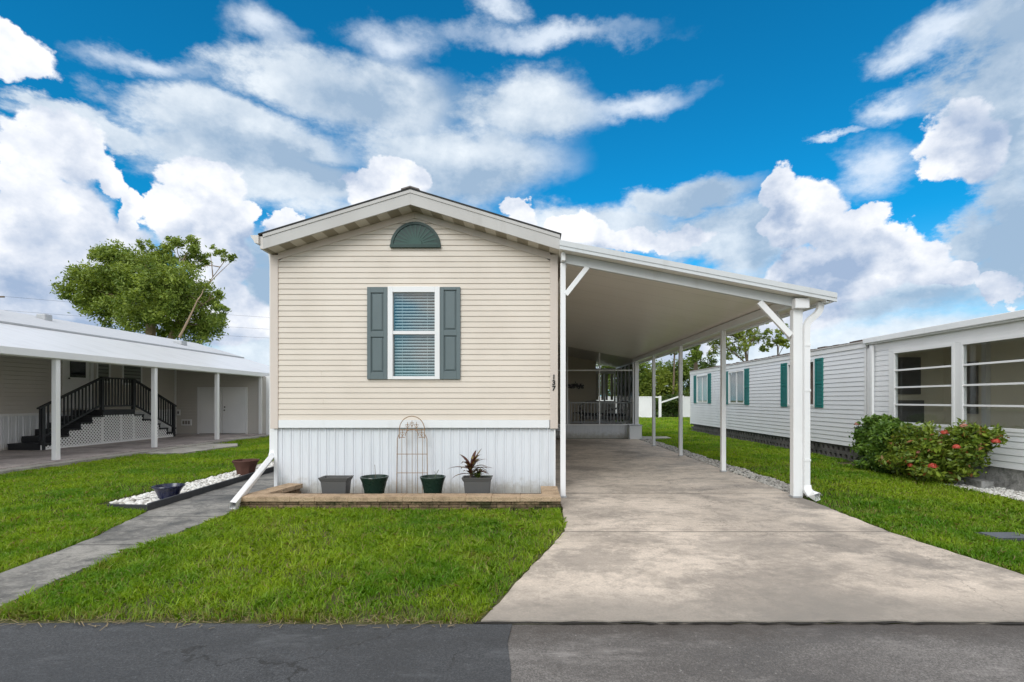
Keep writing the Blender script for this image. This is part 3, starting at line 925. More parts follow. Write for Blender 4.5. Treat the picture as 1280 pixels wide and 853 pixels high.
def build_home():
    H = empty('mobile_home', ((XL + XR) / 2, WY, 0), 'beige vinyl-sided mobile home with a low gable, one shuttered window and white ribbed skirting', 'mobile home')
    BACK = 23.0
    # front wall with gable
    mb = MB()
    ztp = lambda x: ztop(x) - 0.30
    um = lambda z: max(XL + 0.09, RX - (4.45 - 0.30 - z) / 0.303) if z > ztp(XL) else XL + 0.09
    ux = lambda z: min(XR - 0.09, RX + (4.45 - 0.30 - z) / 0.303) if z > ztp(XR) else XR - 0.09
    siding(mb, lambda u, z, o: (u, WY - o, z), 1.13, 4.15, 0.0815, um, ux, [(-2.07, -1.33, 1.755, 3.095)])
    sm = mb; rs = random.Random(12)          # overlaps between lengths of siding
    for k in range(36):
        if rs.random() < 0.42:
            x = rs.choice((-3.1, -2.62, -0.75, -0.42, -0.2)) + rs.uniform(-.04, .04); z = 1.13 + k * 0.0815
            if z > 3.75: continue
            sm.hexa([(x, WY - .0162, z), (x + .9 * .006, WY - .0162, z), (x + .0054, WY - .010, z), (x, WY - .010, z)],
                    [(x, WY - .0100, z + .072), (x + .0054, WY - .0100, z + .072), (x + .0054, WY - .004, z + .072), (x, WY - .004, z + .072)])
    mb.build('wall', MAT['siding'], H)
    # side walls and back
    mb = MB()
    for x, s in ((XL, -1), (XR, 1)):
        siding(mb, lambda u, z, o, x=x, s=s: (x + s * o, u, z), 1.13, 3.72, 0.0815, lambda z: WY + 0.09, lambda z: BACK)
    mb.quad((XL, BACK, 0), (XR, BACK, 0), (XR, BACK, 3.72), (XL, BACK, 3.72))
    mb.add([(XL, BACK, 3.72), (XR, BACK, 3.72), (RX, BACK, 4.3)], [(0, 1, 2)])
    mb.build('side_wall', MAT['siding'], H)
    # corner posts, frieze under the rake, ledger band
    mb = MB()
    mb.box(XL - 0.016, XL + 0.10, WY - 0.026, WY + 0.10, 1.0, ztop(XL) - 0.213)
    mb.build('corner_trim', MAT['trim'], H, bevel=0.004)
    mb = MB()
    mb.box(XR - 0.10, XR + 0.016, WY - 0.026, WY + 0.10, 1.0, ztop(XR) - 0.213)
    mb.build('corner_trim', MAT['trim'], H, bevel=0.004)
    mb = MB()
    for xa, xb in ((XL + 0.10, RX), (RX, XR - 0.10)):
        za, zb = ztop(xa) - 0.213, ztop(xb) - 0.213
        mb.hexa([(xa, WY - 0.024, za - 0.10), (xb, WY - 0.024, zb - 0.10), (xb, WY + 0.02, zb - 0.10), (xa, WY + 0.02, za - 0.10)],
                [(xa, WY - 0.024, za), (xb, WY - 0.024, zb), (xb, WY + 0.02, zb), (xa, WY + 0.02, za)])
    mb.build('frieze_trim', MAT['trim'], H, bevel=0.003)
    mb = MB().box(XL + 0.11, XR - 0.11, WY - 0.030, WY + 0.02, 1.012, 1.128)
    mb.build('ledger_band', MAT['white_metal'], H, bevel=0.003)
    # ribbed skirting
    mb = MB()
    corrugated(mb, lambda u, z, o: (u, WY + 0.035 - o, z), 0.02, 1.010, XL + 0.06, XR - 0.02, 0.133, 0.013)
    mb.build('skirting', MAT['skirt'], H)
    mb = MB()
    corrugated(mb, lambda u, z, o: (XL + 0.03 - o, u, z), 0.02, 1.0, WY + 0.04, BACK, 0.133, 0.013)
    corrugated(mb, lambda u, z, o: (XR - 0.03 + o, u, z), 0.02, 1.0, WY + 0.04, BACK, 0.133, 0.013)
    mb.build('side_skirting', MAT['skirt'], H)
    mb = MB()
    mb.box(XR - 0.045, XR - 0.018, WY + 0.006, WY + 0.04, 0.02, 1.008)
    mb.build('skirting_trim', MAT['white_metal'], H, bevel=0.002)
    MB().box(XL + 0.025, XL + 0.075, WY + 0.006, WY + 0.04, 0.02, 1.008).build('skirting_trim', MAT['white_metal'], H, bevel=0.002)
    # roof: two slopes, ridge cap
    y0, y1 = 7.335, 23.2
    for nm, xa, xb in (('roof', XL - 0.045, RX), ('roof', RX, XR + 0.05)):
        za, zb = ztop(xa), ztop(xb)
        mb = MB().hexa([(xa, y0, za + 0.002), (xb, y0, zb + 0.002), (xb, y1, zb + 0.002), (xa, y1, za + 0.002)],
                       [(xa, y0, za + 0.024), (xb, y0, zb + 0.024), (xb, y1, zb + 0.024), (xa, y1, za + 0.024)])
        mb.build(nm, MAT['shingle'], H)
    mb = MB()
    for s in (-1, 1):
        xa, xb = (RX - 0.13, RX) if s < 0 else (RX, RX + 0.13)
        za, zb = ztop(xa) + 0.026, ztop(xb) + 0.026
        mb.hexa([(xa, y0 - 0.005, za), (xb, y0 - 0.005, zb), (xb, y1, zb), (xa, y1, za)], [(xa, y0 - 0.005, za + 0.02), (xb, y0 - 0.005, zb + 0.02), (xb, y1, zb + 0.02), (xa, y1, za + 0.02)])
    mb.build('ridge_cap', plain('ridge_cap_grey', (0.16, 0.14, 0.13), 0.8, var=0.4), H)
    # rake fascia boards and the sloping soffit behind them
    for xa, xb in ((XL + 0.02, RX), (RX, XR + 0.03)):
        za, zb = ztop(xa), ztop(xb)
        mb = MB().hexa([(xa, 7.35, za - 0.215), (xb, 7.35, zb - 0.215), (xb, 7.375, zb - 0.215), (xa, 7.375, za - 0.215)],
                       [(xa, 7.35, za - 0.001), (xb, 7.35, zb - 0.001), (xb, 7.375, zb - 0.001), (xa, 7.375, za - 0.001)])
        mb.hexa([(xa, 7.340, za - 0.05), (xb, 7.340, zb - 0.05), (xb, 7.349, zb - 0.05), (xa, 7.349, za - 0.05)],
                [(xa, 7.340, za - 0.001), (xb, 7.340, zb - 0.001), (xb, 7.349, zb - 0.001), (xa, 7.349, za - 0.001)])
        mb.build('fascia', MAT['fascia'], H, bevel=0.002)
        mb = MB().hexa([(xa, 7.376, za - 0.212), (xb, 7.376, zb - 0.212), (xb, WY + 0.05, zb - 0.212), (xa, WY + 0.05, za - 0.212)],
                       [(xa, 7.376, za - 0.20), (xb, 7.376, zb - 0.20), (xb, WY + 0.05, zb - 0.20), (xa, WY + 0.05, za - 0.20)])
        mb.build('soffit', MAT['soffit'], H)
    # eave return under the gutter
    mb = MB().box(XL - 0.03, XL + 0.018, 7.36, BACK, 3.60, 3.78)
    mb.build('eave_board', MAT['gutter'], H, bevel=0.003)
    # gutter
    g = [(0.0, 0.0), (-0.055, 0.012), (-0.072, 0.05), (-0.10, 0.085), (-0.115, 0.12), (-0.105, 0.12), (-0.09, 0.09), (-0.06, 0.055), (-0.045, 0.02), (-0.005, 0.012), (-0.005, 0.12), (0, 0.12)]
    mb = MB().prism(g[::-1], lambda u, v, w: (XL - 0.032 + u, w, 3.665 + v), 7.33, BACK)
    mb.prism([(0, 0), (-0.055, 0.012), (-0.072, 0.05), (-0.10, 0.085), (-0.115, 0.12), (0, 0.12)][::-1], lambda u, v, w: (XL - 0.032 + u, w, 3.665 + v), 7.322, 7.329)
    mb.build('gutter', MAT['gutter'], H)
    # downspout, kicking out over the walk in front of the planter
    pth = round_path([(XL - 0.075, 7.80, 3.68), (XL - 0.05, 7.80, 3.55), (XL - 0.05, 7.80, 0.60), (-3.67, 6.36, 0.115)], 0.08)
    ds = MB()
    w = 0.092
    P = [Vector(p) for p in pth]
    ds.sweep(pth, SQ(w, 0.07), up=(0, 1, 0.3), cap=False)
    inner = SQ(w - 0.008, 0.052)
    ds2 = MB().sweep(pth[-2:], inner, up=(0, 1, 0.3), cap=False)
    o = ds.build('downspout', MAT['white'], H, bevel=0.0)
    MB().box(XL - 0.092, XL - 0.002, 7.755, 7.762, 2.2, 2.24).build('strap', MAT['white'], o)
    # window
    W = MB()
    x0, x1, z0, z1 = -2.087, -1.312, 1.735, 3.115
    f = 0.075
    W.box(x0, x0 + f, WY - 0.045, WY + 0.06, z0, z1); W.box(x1 - f, x1, WY - 0.045, WY + 0.06, z0, z1)
    W.box(x0 + f, x1 - f, WY - 0.045, WY + 0.06, z1 - 0.085, z1); W.box(x0 + f, x1 - f, WY - 0.045, WY + 0.06, z0, z0 + 0.045)
    wo = W.build('window', MAT['white'], H, bevel=0.004)
    MB().box(x0 + f, x1 - f, WY - 0.030, WY + 0.02, 2.405, 2.455).build('meeting_rail', MAT['white'], wo, bevel=0.003)
    MB().box(x0 + f + .001, x1 - f - .001, WY - 0.005, WY - 0.001, 2.456, z1 - 0.086).build('pane', MAT['glass_dark'], wo)
    MB().box(x0 + f + .001, x1 - f - .001, WY + 0.012, WY + 0.016, z0 + 0.046, 2.404).build('pane', MAT['glass_dark'], wo)
    bl = MB()
    z = z0 + 0.06
    while z < z1 - 0.10:
        bl.hexa([(x0 + f + .01, WY + 0.030, z), (x1 - f - .01, WY + 0.030, z), (x1 - f - .01, WY + 0.052, z + 0.021), (x0 + f + .01, WY + 0.052, z + 0.021)],
                [(x0 + f + .01, WY + 0.030, z + .003), (x1 - f - .01, WY + 0.030, z + .003), (x1 - f - .01, WY + 0.052, z + 0.024), (x0 + f + .01, WY + 0.052, z + 0.024)])
        z += 0.045
    for xx in (x0 + 0.2, x1 - 0.2): bl.box(xx, xx + 0.004, WY + 0.026, WY + 0.029, z0 + 0.05, z1 - 0.09)
    bl.build('blinds', MAT['blind'], wo)
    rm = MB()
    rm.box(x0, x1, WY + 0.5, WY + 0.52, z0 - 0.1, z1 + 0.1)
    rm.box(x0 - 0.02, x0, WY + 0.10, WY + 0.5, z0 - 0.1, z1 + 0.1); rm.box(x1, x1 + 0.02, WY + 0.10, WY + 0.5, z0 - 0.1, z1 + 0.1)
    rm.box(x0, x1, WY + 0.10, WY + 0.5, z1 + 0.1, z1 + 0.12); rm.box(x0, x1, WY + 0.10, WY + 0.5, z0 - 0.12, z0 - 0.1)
    rm.build('dark_room_box', MAT['dark_room'], wo)  # near-black box: the gloom of the room behind the blinds, put into colour
    # shutters: stiles and rails round two recessed raised panels
    for a, b in ((-2.392, -2.092), (-1.307, -1.007)):
        s = MB()
        yf, yb = WY - 0.042, WY - 0.004
        zz0, zz1 = 1.735, 3.108
        fr = 0.055
        s.box(a, a + fr, yf, yb, zz0, zz1); s.box(b - fr, b, yf, yb, zz0, zz1)
        rails = [(zz0, zz0 + 0.10), (2.365, 2.445), (zz1 - 0.085, zz1)] if a < -2 else [(zz0, zz0 + 0.115), (2.385, 2.465), (zz1 - 0.045, zz1)]
        for r0, r1 in rails: s.box(a + fr, b - fr, yf, yb, r0, r1)
        s.box(a + fr, b - fr, yf + 0.02, yb, zz0 + 0.01, zz1 - 0.01)
        for (r0, r1), (q0, q1) in zip(rails, rails[1:]):
            s.hexa([(a + fr + .012, yf + .019, r1 + .012), (a + fr + .012, yf + .019, q0 - .012), (b - fr - .012, yf + .019, q0 - .012), (b - fr - .012, yf + .019, r1 + .012)],
                   [(a + fr + .032, yf + .006, r1 + .032), (a + fr + .032, yf + .006, q0 - .032), (b - fr - .032, yf + .006, q0 - .032), (b - fr - .032, yf + .006, r1 + .032)])
        s.build('shutter', MAT['shutter'], H, bevel=0.003)
    # half-round gable vent with sunburst ribs
    g = MB()
    cx, cz, rr = -1.675, 3.715, 0.375
    arc = [(cx + rr * math.cos(t), cz + 0.365 / rr * rr * math.sin(t)) for t in [math.pi * i / 28 for i in range(29)]]
    g.prism([(cx - rr, cz - 0.02)] + [] + arc[::-1] + [(cx + rr, cz - 0.02)], lambda u, v, w: (u, w, v), WY - 0.03, WY - 0.001)
    ring = [(cx + (rr) * math.cos(t), WY - 0.04, cz + 0.365 * math.sin(t)) for t in [math.pi * i / 28 for i in range(29)]]
    g.sweep([(p[0], p[1], p[2]) for p in [(cx + (rr - .022) * math.cos(math.pi * i / 28), WY - 0.022, cz + 0.344 * math.sin(math.pi * i / 28)) for i in range(29)]], SQ(0.04, 0.044), up=(0, 1, 0))
    g.box(cx - rr, cx + rr, WY - 0.058, WY - 0.03, cz - 0.022, cz + 0.022)
    v = g.build('gable_vent', MAT['vent'], H, bevel=0.0)
    rb = MB()
    for i in range(13):
        t = math.pi * (i + 0.5) / 13
        rb.beam((cx + 0.10 * math.cos(t), WY - 0.022, cz + 0.03 + 0.09 * math.sin(t)), (cx + 0.335 * math.cos(t), WY - 0.022, cz + 0.325 * math.sin(t)), 0.026, 0.024, up=(0, 1, 0))
    rb.prism([(cx + 0.10 * math.cos(math.pi * i / 12), cz + 0.02 + 0.10 * math.sin(math.pi * i / 12)) for i in range(13)][::-1], lambda u, v, w: (u, w, v), WY - 0.05, WY - 0.03)
    rb.build('sunburst_ribs', plain('lighter_green', (0.012, 0.062, 0.046), 0.4), v)
    # house number, stacked down the corner post
    for ch, zc in (('1', 1.765), ('3', 1.682), ('7', 1.598)):
        cu = bpy.data.curves.new('digit', 'FONT'); cu.body = ch; cu.size = 0.098; cu.align_x = 'CENTER'; cu.align_y = 'CENTER'
        cu.extrude = 0.004; cu.offset = 0.0038
        tmp = bpy.data.objects.new('tmp', cu); COL.objects.link(tmp)
        dg = bpy.context.evaluated_depsgraph_get()
        me = bpy.data.meshes.new_from_object(tmp.evaluated_get(dg))
        bpy.data.objects.remove(tmp)
        me.materials.clear(); me.materials.append(MAT['black'])
        o = bpy.data.objects.new('house_number_digit', me); COL.objects.link(o)
        o.parent = H; o.rotation_euler = (R(90), 0, 0)
        o.location = Vector((0.385, WY - 0.031, zc)) - WL[H.name]
        WL[o.name] = Vector((0.385, WY - 0.031, zc))
        o['label'] = 'black metal digit %s' % ch
    return H


build_home()


# ------------------------------------------------------------------ our carport
def ceil_z(x): return 2.817 + (4.34 - x) * 0.191


def build_carport():
    C = empty('carport', (2.2, 7.4, 0), 'white carport with a sloping pan roof on slim posts over the concrete driveway', 'carport')
    ya, yb = 7.22, 23.2
    x0, x1 = 0.455, 4.30
    # ceiling pans: a stepped joint every 3 m or so, insulated panel roof above
    mb = MB()
    ys = [ya + 0.002, 10.3, 13.4, 16.5, 19.6, yb]
    for a, b in zip(ys, ys[1:]):
        mb.hexa([(x0, a + 0.003, ceil_z(x0)), (x1, a + 0.003, ceil_z(x1)), (x1, b - 0.003, ceil_z(x1)), (x0, b - 0.003, ceil_z(x0))],
                [(x0, a + 0.003, ceil_z(x0) + .07), (x1, a + 0.003, ceil_z(x1) + .07), (x1, b - 0.003, ceil_z(x1) + .07), (x0, b - 0.003, ceil_z(x0) + .07)])
    mb.build('roof', MAT['ceiling'], C)
    mb = MB().hexa([(x0, ya, ceil_z(x0) + .072), (x1 + .04, ya, ceil_z(x1 + .04) + .072), (x1 + .04, yb, ceil_z(x1 + .04) + .072), (x0, yb, ceil_z(x0) + .072)],
                   [(x0, ya, ceil_z(x0) + .10), (x1 + .04, ya, ceil_z(x1 + .04) + .10), (x1 + .04, yb, ceil_z(x1 + .04) + .10), (x0, yb, ceil_z(x0) + .10)])
    mb.build('roof_sheet', MAT['white_metal'], C)
    # front fascia, stepped profile
    mb = MB()
    xe = 4.345
    for (yo, za, zb) in ((ya - 0.030, 0.045, 0.118), (ya - 0.020, 0.012, 0.045), (ya - 0.026, -0.006, 0.012)):
        mb.hexa([(x0 - .01, yo, ceil_z(x0) + za), (xe, yo, ceil_z(xe) + za), (xe, ya - .001, ceil_z(xe) + za), (x0 - .01, ya - .001, ceil_z(x0) + za)],
                [(x0 - .01, yo, ceil_z(x0) + zb), (xe, yo, ceil_z(xe) + zb), (xe, ya - .001, ceil_z(xe) + zb), (x0 - .01, ya - .001, ceil_z(x0) + zb)])
    mb.build('fascia', MAT['carport_fascia'], C)
    # eave gutter along the low side
    zg = ceil_z(4.34)
    g = [(0, 0), (0.10, 0), (0.125, 0.04), (0.135, 0.10), (0.127, 0.10), (0.115, 0.045), (0.095, 0.01), (0.008, 0.01), (0.008, 0.095), (0, 0.095)]
    mb = MB().prism([(4.21 + u, zg + v - 0.010) for u, v in g], lambda u, v, w: (u, w, v), ya, yb)
    mb.build('gutter', MAT['white_metal'], C)
    # front beam on the two front posts, side beam on the row of posts
    yb0 = 7.385
    b = MB().hexa([(0.475, yb0, ceil_z(0.475) - .140), (3.90, yb0, ceil_z(3.90) - .140), (3.90, yb0 + .06, ceil_z(3.90) - .140), (0.475, yb0 + .06, ceil_z(0.475) - .140)],
                  [(0.475, yb0, ceil_z(0.475) - .003), (3.90, yb0, ceil_z(3.90) - .003), (3.90, yb0 + .06, ceil_z(3.90) - .003), (0.475, yb0 + .06, ceil_z(0.475) - .003)])
    b.build('beam', MAT['carport_fascia'], C, bevel=0.004)
    MB().box(3.80, 4.00, 7.27, 7.384, 2.735, 2.875).build('beam_end', MAT['white'], C, bevel=0.005)
    MB().box(3.785, 3.875, 7.45, 18.55, 2.785, ceil_z(3.875) - 0.003).build('side_beam', MAT['white_metal'], C, bevel=0.004)
    MB().box(0.50, 0.565, 7.45, 18.5, 3.36, ceil_z(0.565) - 0.003).build('ledger', MAT['white_metal'], C, bevel=0.003)

    def post(x, y, w, top, nm='post'):
        m = MB().box(x - w / 2, x + w / 2, y - w / 2, y + w / 2, 0.022, top)
        # fluted face lines
        o = m.build(nm, MAT['white'], C, bevel=0.006)
        MB().box(x - w / 2 - 0.012, x + w / 2 + 0.012, y - w / 2 - 0.012, y + w / 2 + 0.012, 0.0215, 0.045).build('base_plate', MAT['galv'], o, bevel=0.002)
        return o
    post(3.868, 7.41, 0.105, 2.735)
    MB().box(3.925, 3.955, 7.37, 7.44, 0.022, 2.735).build('post_channel', MAT['white'], C, bevel=0.003)
    post(0.507, 7.425, 0.075, ceil_z(0.5) - 0.145)
    MB().box(0.48, 0.535, 7.30, 7.383, ceil_z(0.5) - 0.13, ceil_z(0.5) - 0.01).build('beam_end', MAT['white'], C, bevel=0.004)
    for y in (10.05, 12.85, 15.6):
        post(3.83, y, 0.085, 2.784)
    # diagonal braces
    MB().beam((3.80, 7.41, 2.36), (3.345, 7.41, 2.845), 0.05, 0.085).build('brace', MAT['white'], C, bevel=0.004)
    MB().beam((3.83, 7.47, 2.32), (3.83, 7.98, 2.83), 0.05, 0.06).build('brace', MAT['white'], C, bevel=0.004)
    MB().beam((0.545, 7.41, 2.95), (0.86, 7.41, 3.35), 0.05, 0.07).build('brace', MAT['white'], C, bevel=0.004)
    # downspout with S bend and shoe
    pth = round_path([(4.20, 7.36, 2.83), (4.20, 7.36, 2.70), (4.00, 7.36, 2.54), (4.00, 7.36, 0.12), (4.03, 7.20, 0.02)], 0.09)
    ds = MB().sweep(pth[:-1], SQ(0.082, 0.062), up=(0, 1, 0.2), cap=False)
    o = ds.build('downspout', MAT['white'], C, smooth=False)
    for z in (0.55, 1.55, 2.2):
        MB().box(3.955, 4.047, 7.322, 7.328, z, z + 0.03).build('strap', MAT['white'], o)
    sh = MB().sweep([(4.0, 7.36, 0.20), (4.005, 7.34, 0.13), (4.03, 7.27, 0.085), (4.05, 7.16, 0.068)], SQ(0.105, 0.075), up=(0, 1, 0.2), cap=False)
    sh.build('shoe', MAT['white'], o)


build_carport()


# ------------------------------------------------------------------ screened porch at the end of the carport
def build_porch():
    Y, YB = 18.60, 23.1
    P = empty('screened_porch', (2.3, Y, 0), 'screened porch with white knee wall and frame at the far end of the carport', 'porch')
    xl, xr = 0.47, 4.02
    mb = MB(); corrugated(mb, lambda u, z, o: (u, Y - o, z), 0.022, 0.50, xl, xr - 0.4, 0.10, 0.010)
    mb.build('knee_wall', MAT['skirt'], P)
    MB().box(xl, xr + 0.03, Y - 0.05, Y + 0.08, 0.50, 0.555).build('sill', MAT['white'], P, bevel=0.004)
    MB().box(3.62, 4.06, Y - 0.35, Y - 0.02, 0.022, 0.50).build('plinth', MAT['white_metal'], P, bevel=0.006)
    MB().box(3.60, 4.08, Y - 0.37, Y - 0.052, 0.501, 0.53).build('plinth_cap', MAT['galv'], P, bevel=0.004)
    MB().box(xl, xr, Y + 0.081, YB, 0.40, 0.44).build('floor', plain('porch_floor', (0.30, 0.28, 0.25), 0.7), P)
    f = 0.045
    for i, x in enumerate((1.43, 2.60, 3.83)):
        MB().box(x - f / 2, x + f / 2, Y, Y + 0.05, 0.556, ceil_z(x) - 0.004 - f * 0.1).build('frame_post', MAT['white'], P, bevel=0.003)
    MB().box(3.88, 4.02, Y - 0.02, Y + 0.10, 0.556, 2.86).build('corner_post', MAT['white'], P, bevel=0.005)
    MB().box(xl, 3.79, Y + 0.004, Y + 0.046, 2.48, 2.525).build('frame_rail', MAT['white'], P, bevel=0.003)
    mb = MB()
    mb.add([(xl, Y + 0.025, 0.556), (3.88, Y + 0.025, 0.556), (3.88, Y + 0.025, ceil_z(3.88)), (xl, Y + 0.025, ceil_z(xl))], [(0, 1, 2, 3)])
    mb.build('screen', MAT['screen'], P)
    # side of the porch: studs and dark vinyl panels
    mb = MB().add([(xr - 0.03, Y + 0.1, 0.45), (xr - 0.03, YB, 0.45), (xr - 0.03, YB, 2.80), (xr - 0.03, Y + 0.1, 2.80)], [(0, 1, 2, 3)])
    mb.build('side_screen', MAT['screen_thin'], P)
    for y in (19.3, 20.1, 20.9, 21.8, 22.6):
        MB().box(xr - 0.06, xr, y, y + 0.09, 0.44, 2.80).build('stud', MAT['white'], P, bevel=0.003)
    MB().box(xr - 0.06, xr, Y + 0.1, YB, 2.80, 2.87).build('side_plate', MAT['white'], P)
    # back wall
    MB().box(xl, 2.92, YB - 1.1, YB - 1.05, 0.44, 3.45).build('back_wall', MAT['beige_room'], P)
    MB().box(2.86, 2.92, YB - 1.04, YB, 0.44, 3.2).build('wall_return', MAT['beige_room'], P)
    mb = MB()
    mb.box(2.93, 3.03, YB, YB + 0.05, 0.44, 2.85); mb.box(3.88, 3.96, YB, YB + 0.05, 0.44, 2.85)
    mb.box(3.03, 3.88, YB, YB + 0.05, 2.60, 2.85); mb.box(3.03, 3.88, YB, YB + 0.05, 0.44, 1.38); mb.box(3.42, 3.49, YB, YB + 0.05, 1.38, 2.6)
    mb.build('back_window_frame', MAT['white'], P)
    for a, b in ((3.05, 3.18), (3.30, 3.41), (3.50, 3.60), (3.72, 3.84)):
        mb = MB(); k = 10
        pts = [(a + (b - a) * i / k, YB - 0.02 + 0.015 * (-1) ** i) for i in range(k + 1)]
        for (p, q), (r, s) in zip(pts, pts[1:]): mb.quad((p, q, 1.42), (r, s, 1.42), (r, s, 2.6), (p, q, 2.6))
        mb.build('curtain', MAT['curtain'], P)
    # white balustrade just inside the screen
    mb = MB(); yy = Y + 0.42
    mb.box(1.30, 3.95, yy - 0.025, yy + 0.025, 1.30, 1.345); mb.box(1.30, 3.95, yy - 0.02, yy + 0.02, 0.58, 0.62)
    for k in range(20):
        x = 1.62 + k * 0.121
        mb.box(x - 0.014, x + 0.014, yy - 0.014, yy + 0.014, 0.62, 1.30)
    for x in (1.52, 3.90): mb.box(x - 0.04, x + 0.04, yy - 0.04, yy + 0.04, 0.44, 1.42)
    mb.build('balustrade', MAT['carport_fascia'], P)

    # contents
    w = empty('wall_hanging', (1.9, YB - 1.13, 1.95), 'dark leafy metal wreath hanging on the beige porch wall', 'wall hanging')
    V = []
    for i in range(130):
        x = rng.uniform(-0.36, 0.36); z = rng.normal(0, 0.05) * (1.3 - abs(x)) + 0.02 * math.cos(x * 8)
        a = rng.uniform(0, 6.28); s = rng.uniform(0.03, 0.065); c = np.array([2.02 + x, YB - 1.13 + rng.uniform(-0.02, 0.02), 2.02 + z])
        d = np.array([math.cos(a), rng.uniform(-.3, .3), math.sin(a)]) * s; e = np.array([-math.sin(a), 0, math.cos(a)]) * s * 0.45
        V.append([c - d, c + e, c + d, c - e])
    np_faces('leaves', np.array(V), MAT['black'], w)
    MB().tube([(1.66, YB - 1.12, 2.02), (2.02, YB - 1.115, 2.05), (2.38, YB - 1.12, 2.02)], 0.008, 6).build('stem', MAT['black'], w)

    def wicker_chair(cx, cy, wdt, face, label, mat2):
        """sofa-like wicker seat; face: the way it looks (radians)"""
        K = empty('wicker_chair', (cx, cy, 0.44), label, 'chair')
        c, s = math.cos(face), math.sin(face)
        T = lambda x, y, z: (cx + x * c - y * s, cy + x * s + y * c, 0.44 + z)
        def bx(mb, x0, x1, y0, y1, z0, z1): mb.hexa([T(x0, y0, z0), T(x1, y0, z0), T(x1, y1, z0), T(x0, y1, z0)], [T(x0, y0, z1), T(x1, y0, z1), T(x1, y1, z1), T(x0, y1, z1)])
        h = wdt / 2
        m = MB(); bx(m, -h, h, -0.32, 0.32, 0.22, 0.36); m.build('seat', MAT['wicker'], K, bevel=0.02)
        m = MB(); bx(m, -h + .07, h - .07, -0.30, 0.22, 0.361, 0.46); m.build('cushion', mat2, K, bevel=0.03)
        m = MB()
        m.tube([T(-h, 0.30, 0.3), T(-h, 0.36, 0.75), T(-h * .6, 0.40, 0.90), T(0, 0.40, 0.95), T(h * .6, 0.40, 0.90), T(h, 0.36, 0.75), T(h, 0.30, 0.3)], 0.025, 8)
        n = int(wdt / 0.07)
        for i in range(1, n):
            x = -h + wdt * i / n; m.tube([T(x, 0.31, 0.35), T(x, 0.385, 0.80 + 0.13 * math.cos(x / h * 1.3))], 0.011, 5)
        m.build('backrest', MAT['wicker'], K)
        for sg in (-1, 1):
            m = MB().tube([T(sg * h, -0.32, 0.30), T(sg * (h + .02), -0.30, 0.56), T(sg * (h + .02), 0.05, 0.60), T(sg * h, 0.33, 0.66)], 0.03, 8)
            m.build('armrest', MAT['wicker'], K)
            for yy2 in (-0.28, 0.28):
                MB().tube([T(sg * (h - .03), yy2, 0.0), T(sg * (h - .03), yy2, 0.24)], 0.024, 7).build('leg', MAT['wicker'], K)
    wicker_chair(2.75, 20.4, 1.25, 0.1, 'long grey wicker settee with dark cushion behind the porch railing', MAT['cushion'])
    wicker_chair(3.45, 19.75, 0.62, -0.9, 'single grey wicker armchair beside the settee on the porch', MAT['cushion'])
    t = empty('side_table', (2.05, 19.9, 0.44), 'small round dark table next to the wicker settee', 'table')
    MB().lathe((2.05, 19.9, 0.44), [(0.30, 0.46), (0.31, 0.47), (0.31, 0.49), (0.30, 0.50)], 20).build('table_top', MAT['cushion'], t)
    MB().lathe((2.05, 19.9, 0.44), [(0.17, 0), (0.17, 0.02), (0.03, 0.05), (0.03, 0.455)], 14).build('pedestal', MAT['cushion'], t)
    # timber steps to the side door between home and porch
    S = MB()
    for k in range(3):
        S.box(0.50, 1.25, 18.05 - 0.0 + k * 0.17 - 0.12, 18.05 + k * 0.17 + 0.05, 0.022 + k * 0.15 + 0.105, 0.022 + k * 0.15 + 0.145)
    st = empty('entry_steps', (0.85, 18.0, 0.022), 'low grey timber steps against the left end of the porch wall', 'steps')
    S.build('treads', MAT['wicker'], st, bevel=0.004)
    MB().box(0.50, 0.54, 17.93, 18.56, 0.022, 0.14).build('stringer', MAT['wicker'], st)
    MB().box(1.21, 1.25, 17.93, 18.56, 0.022, 0.14).build('stringer', MAT['wicker'], st)


build_porch()


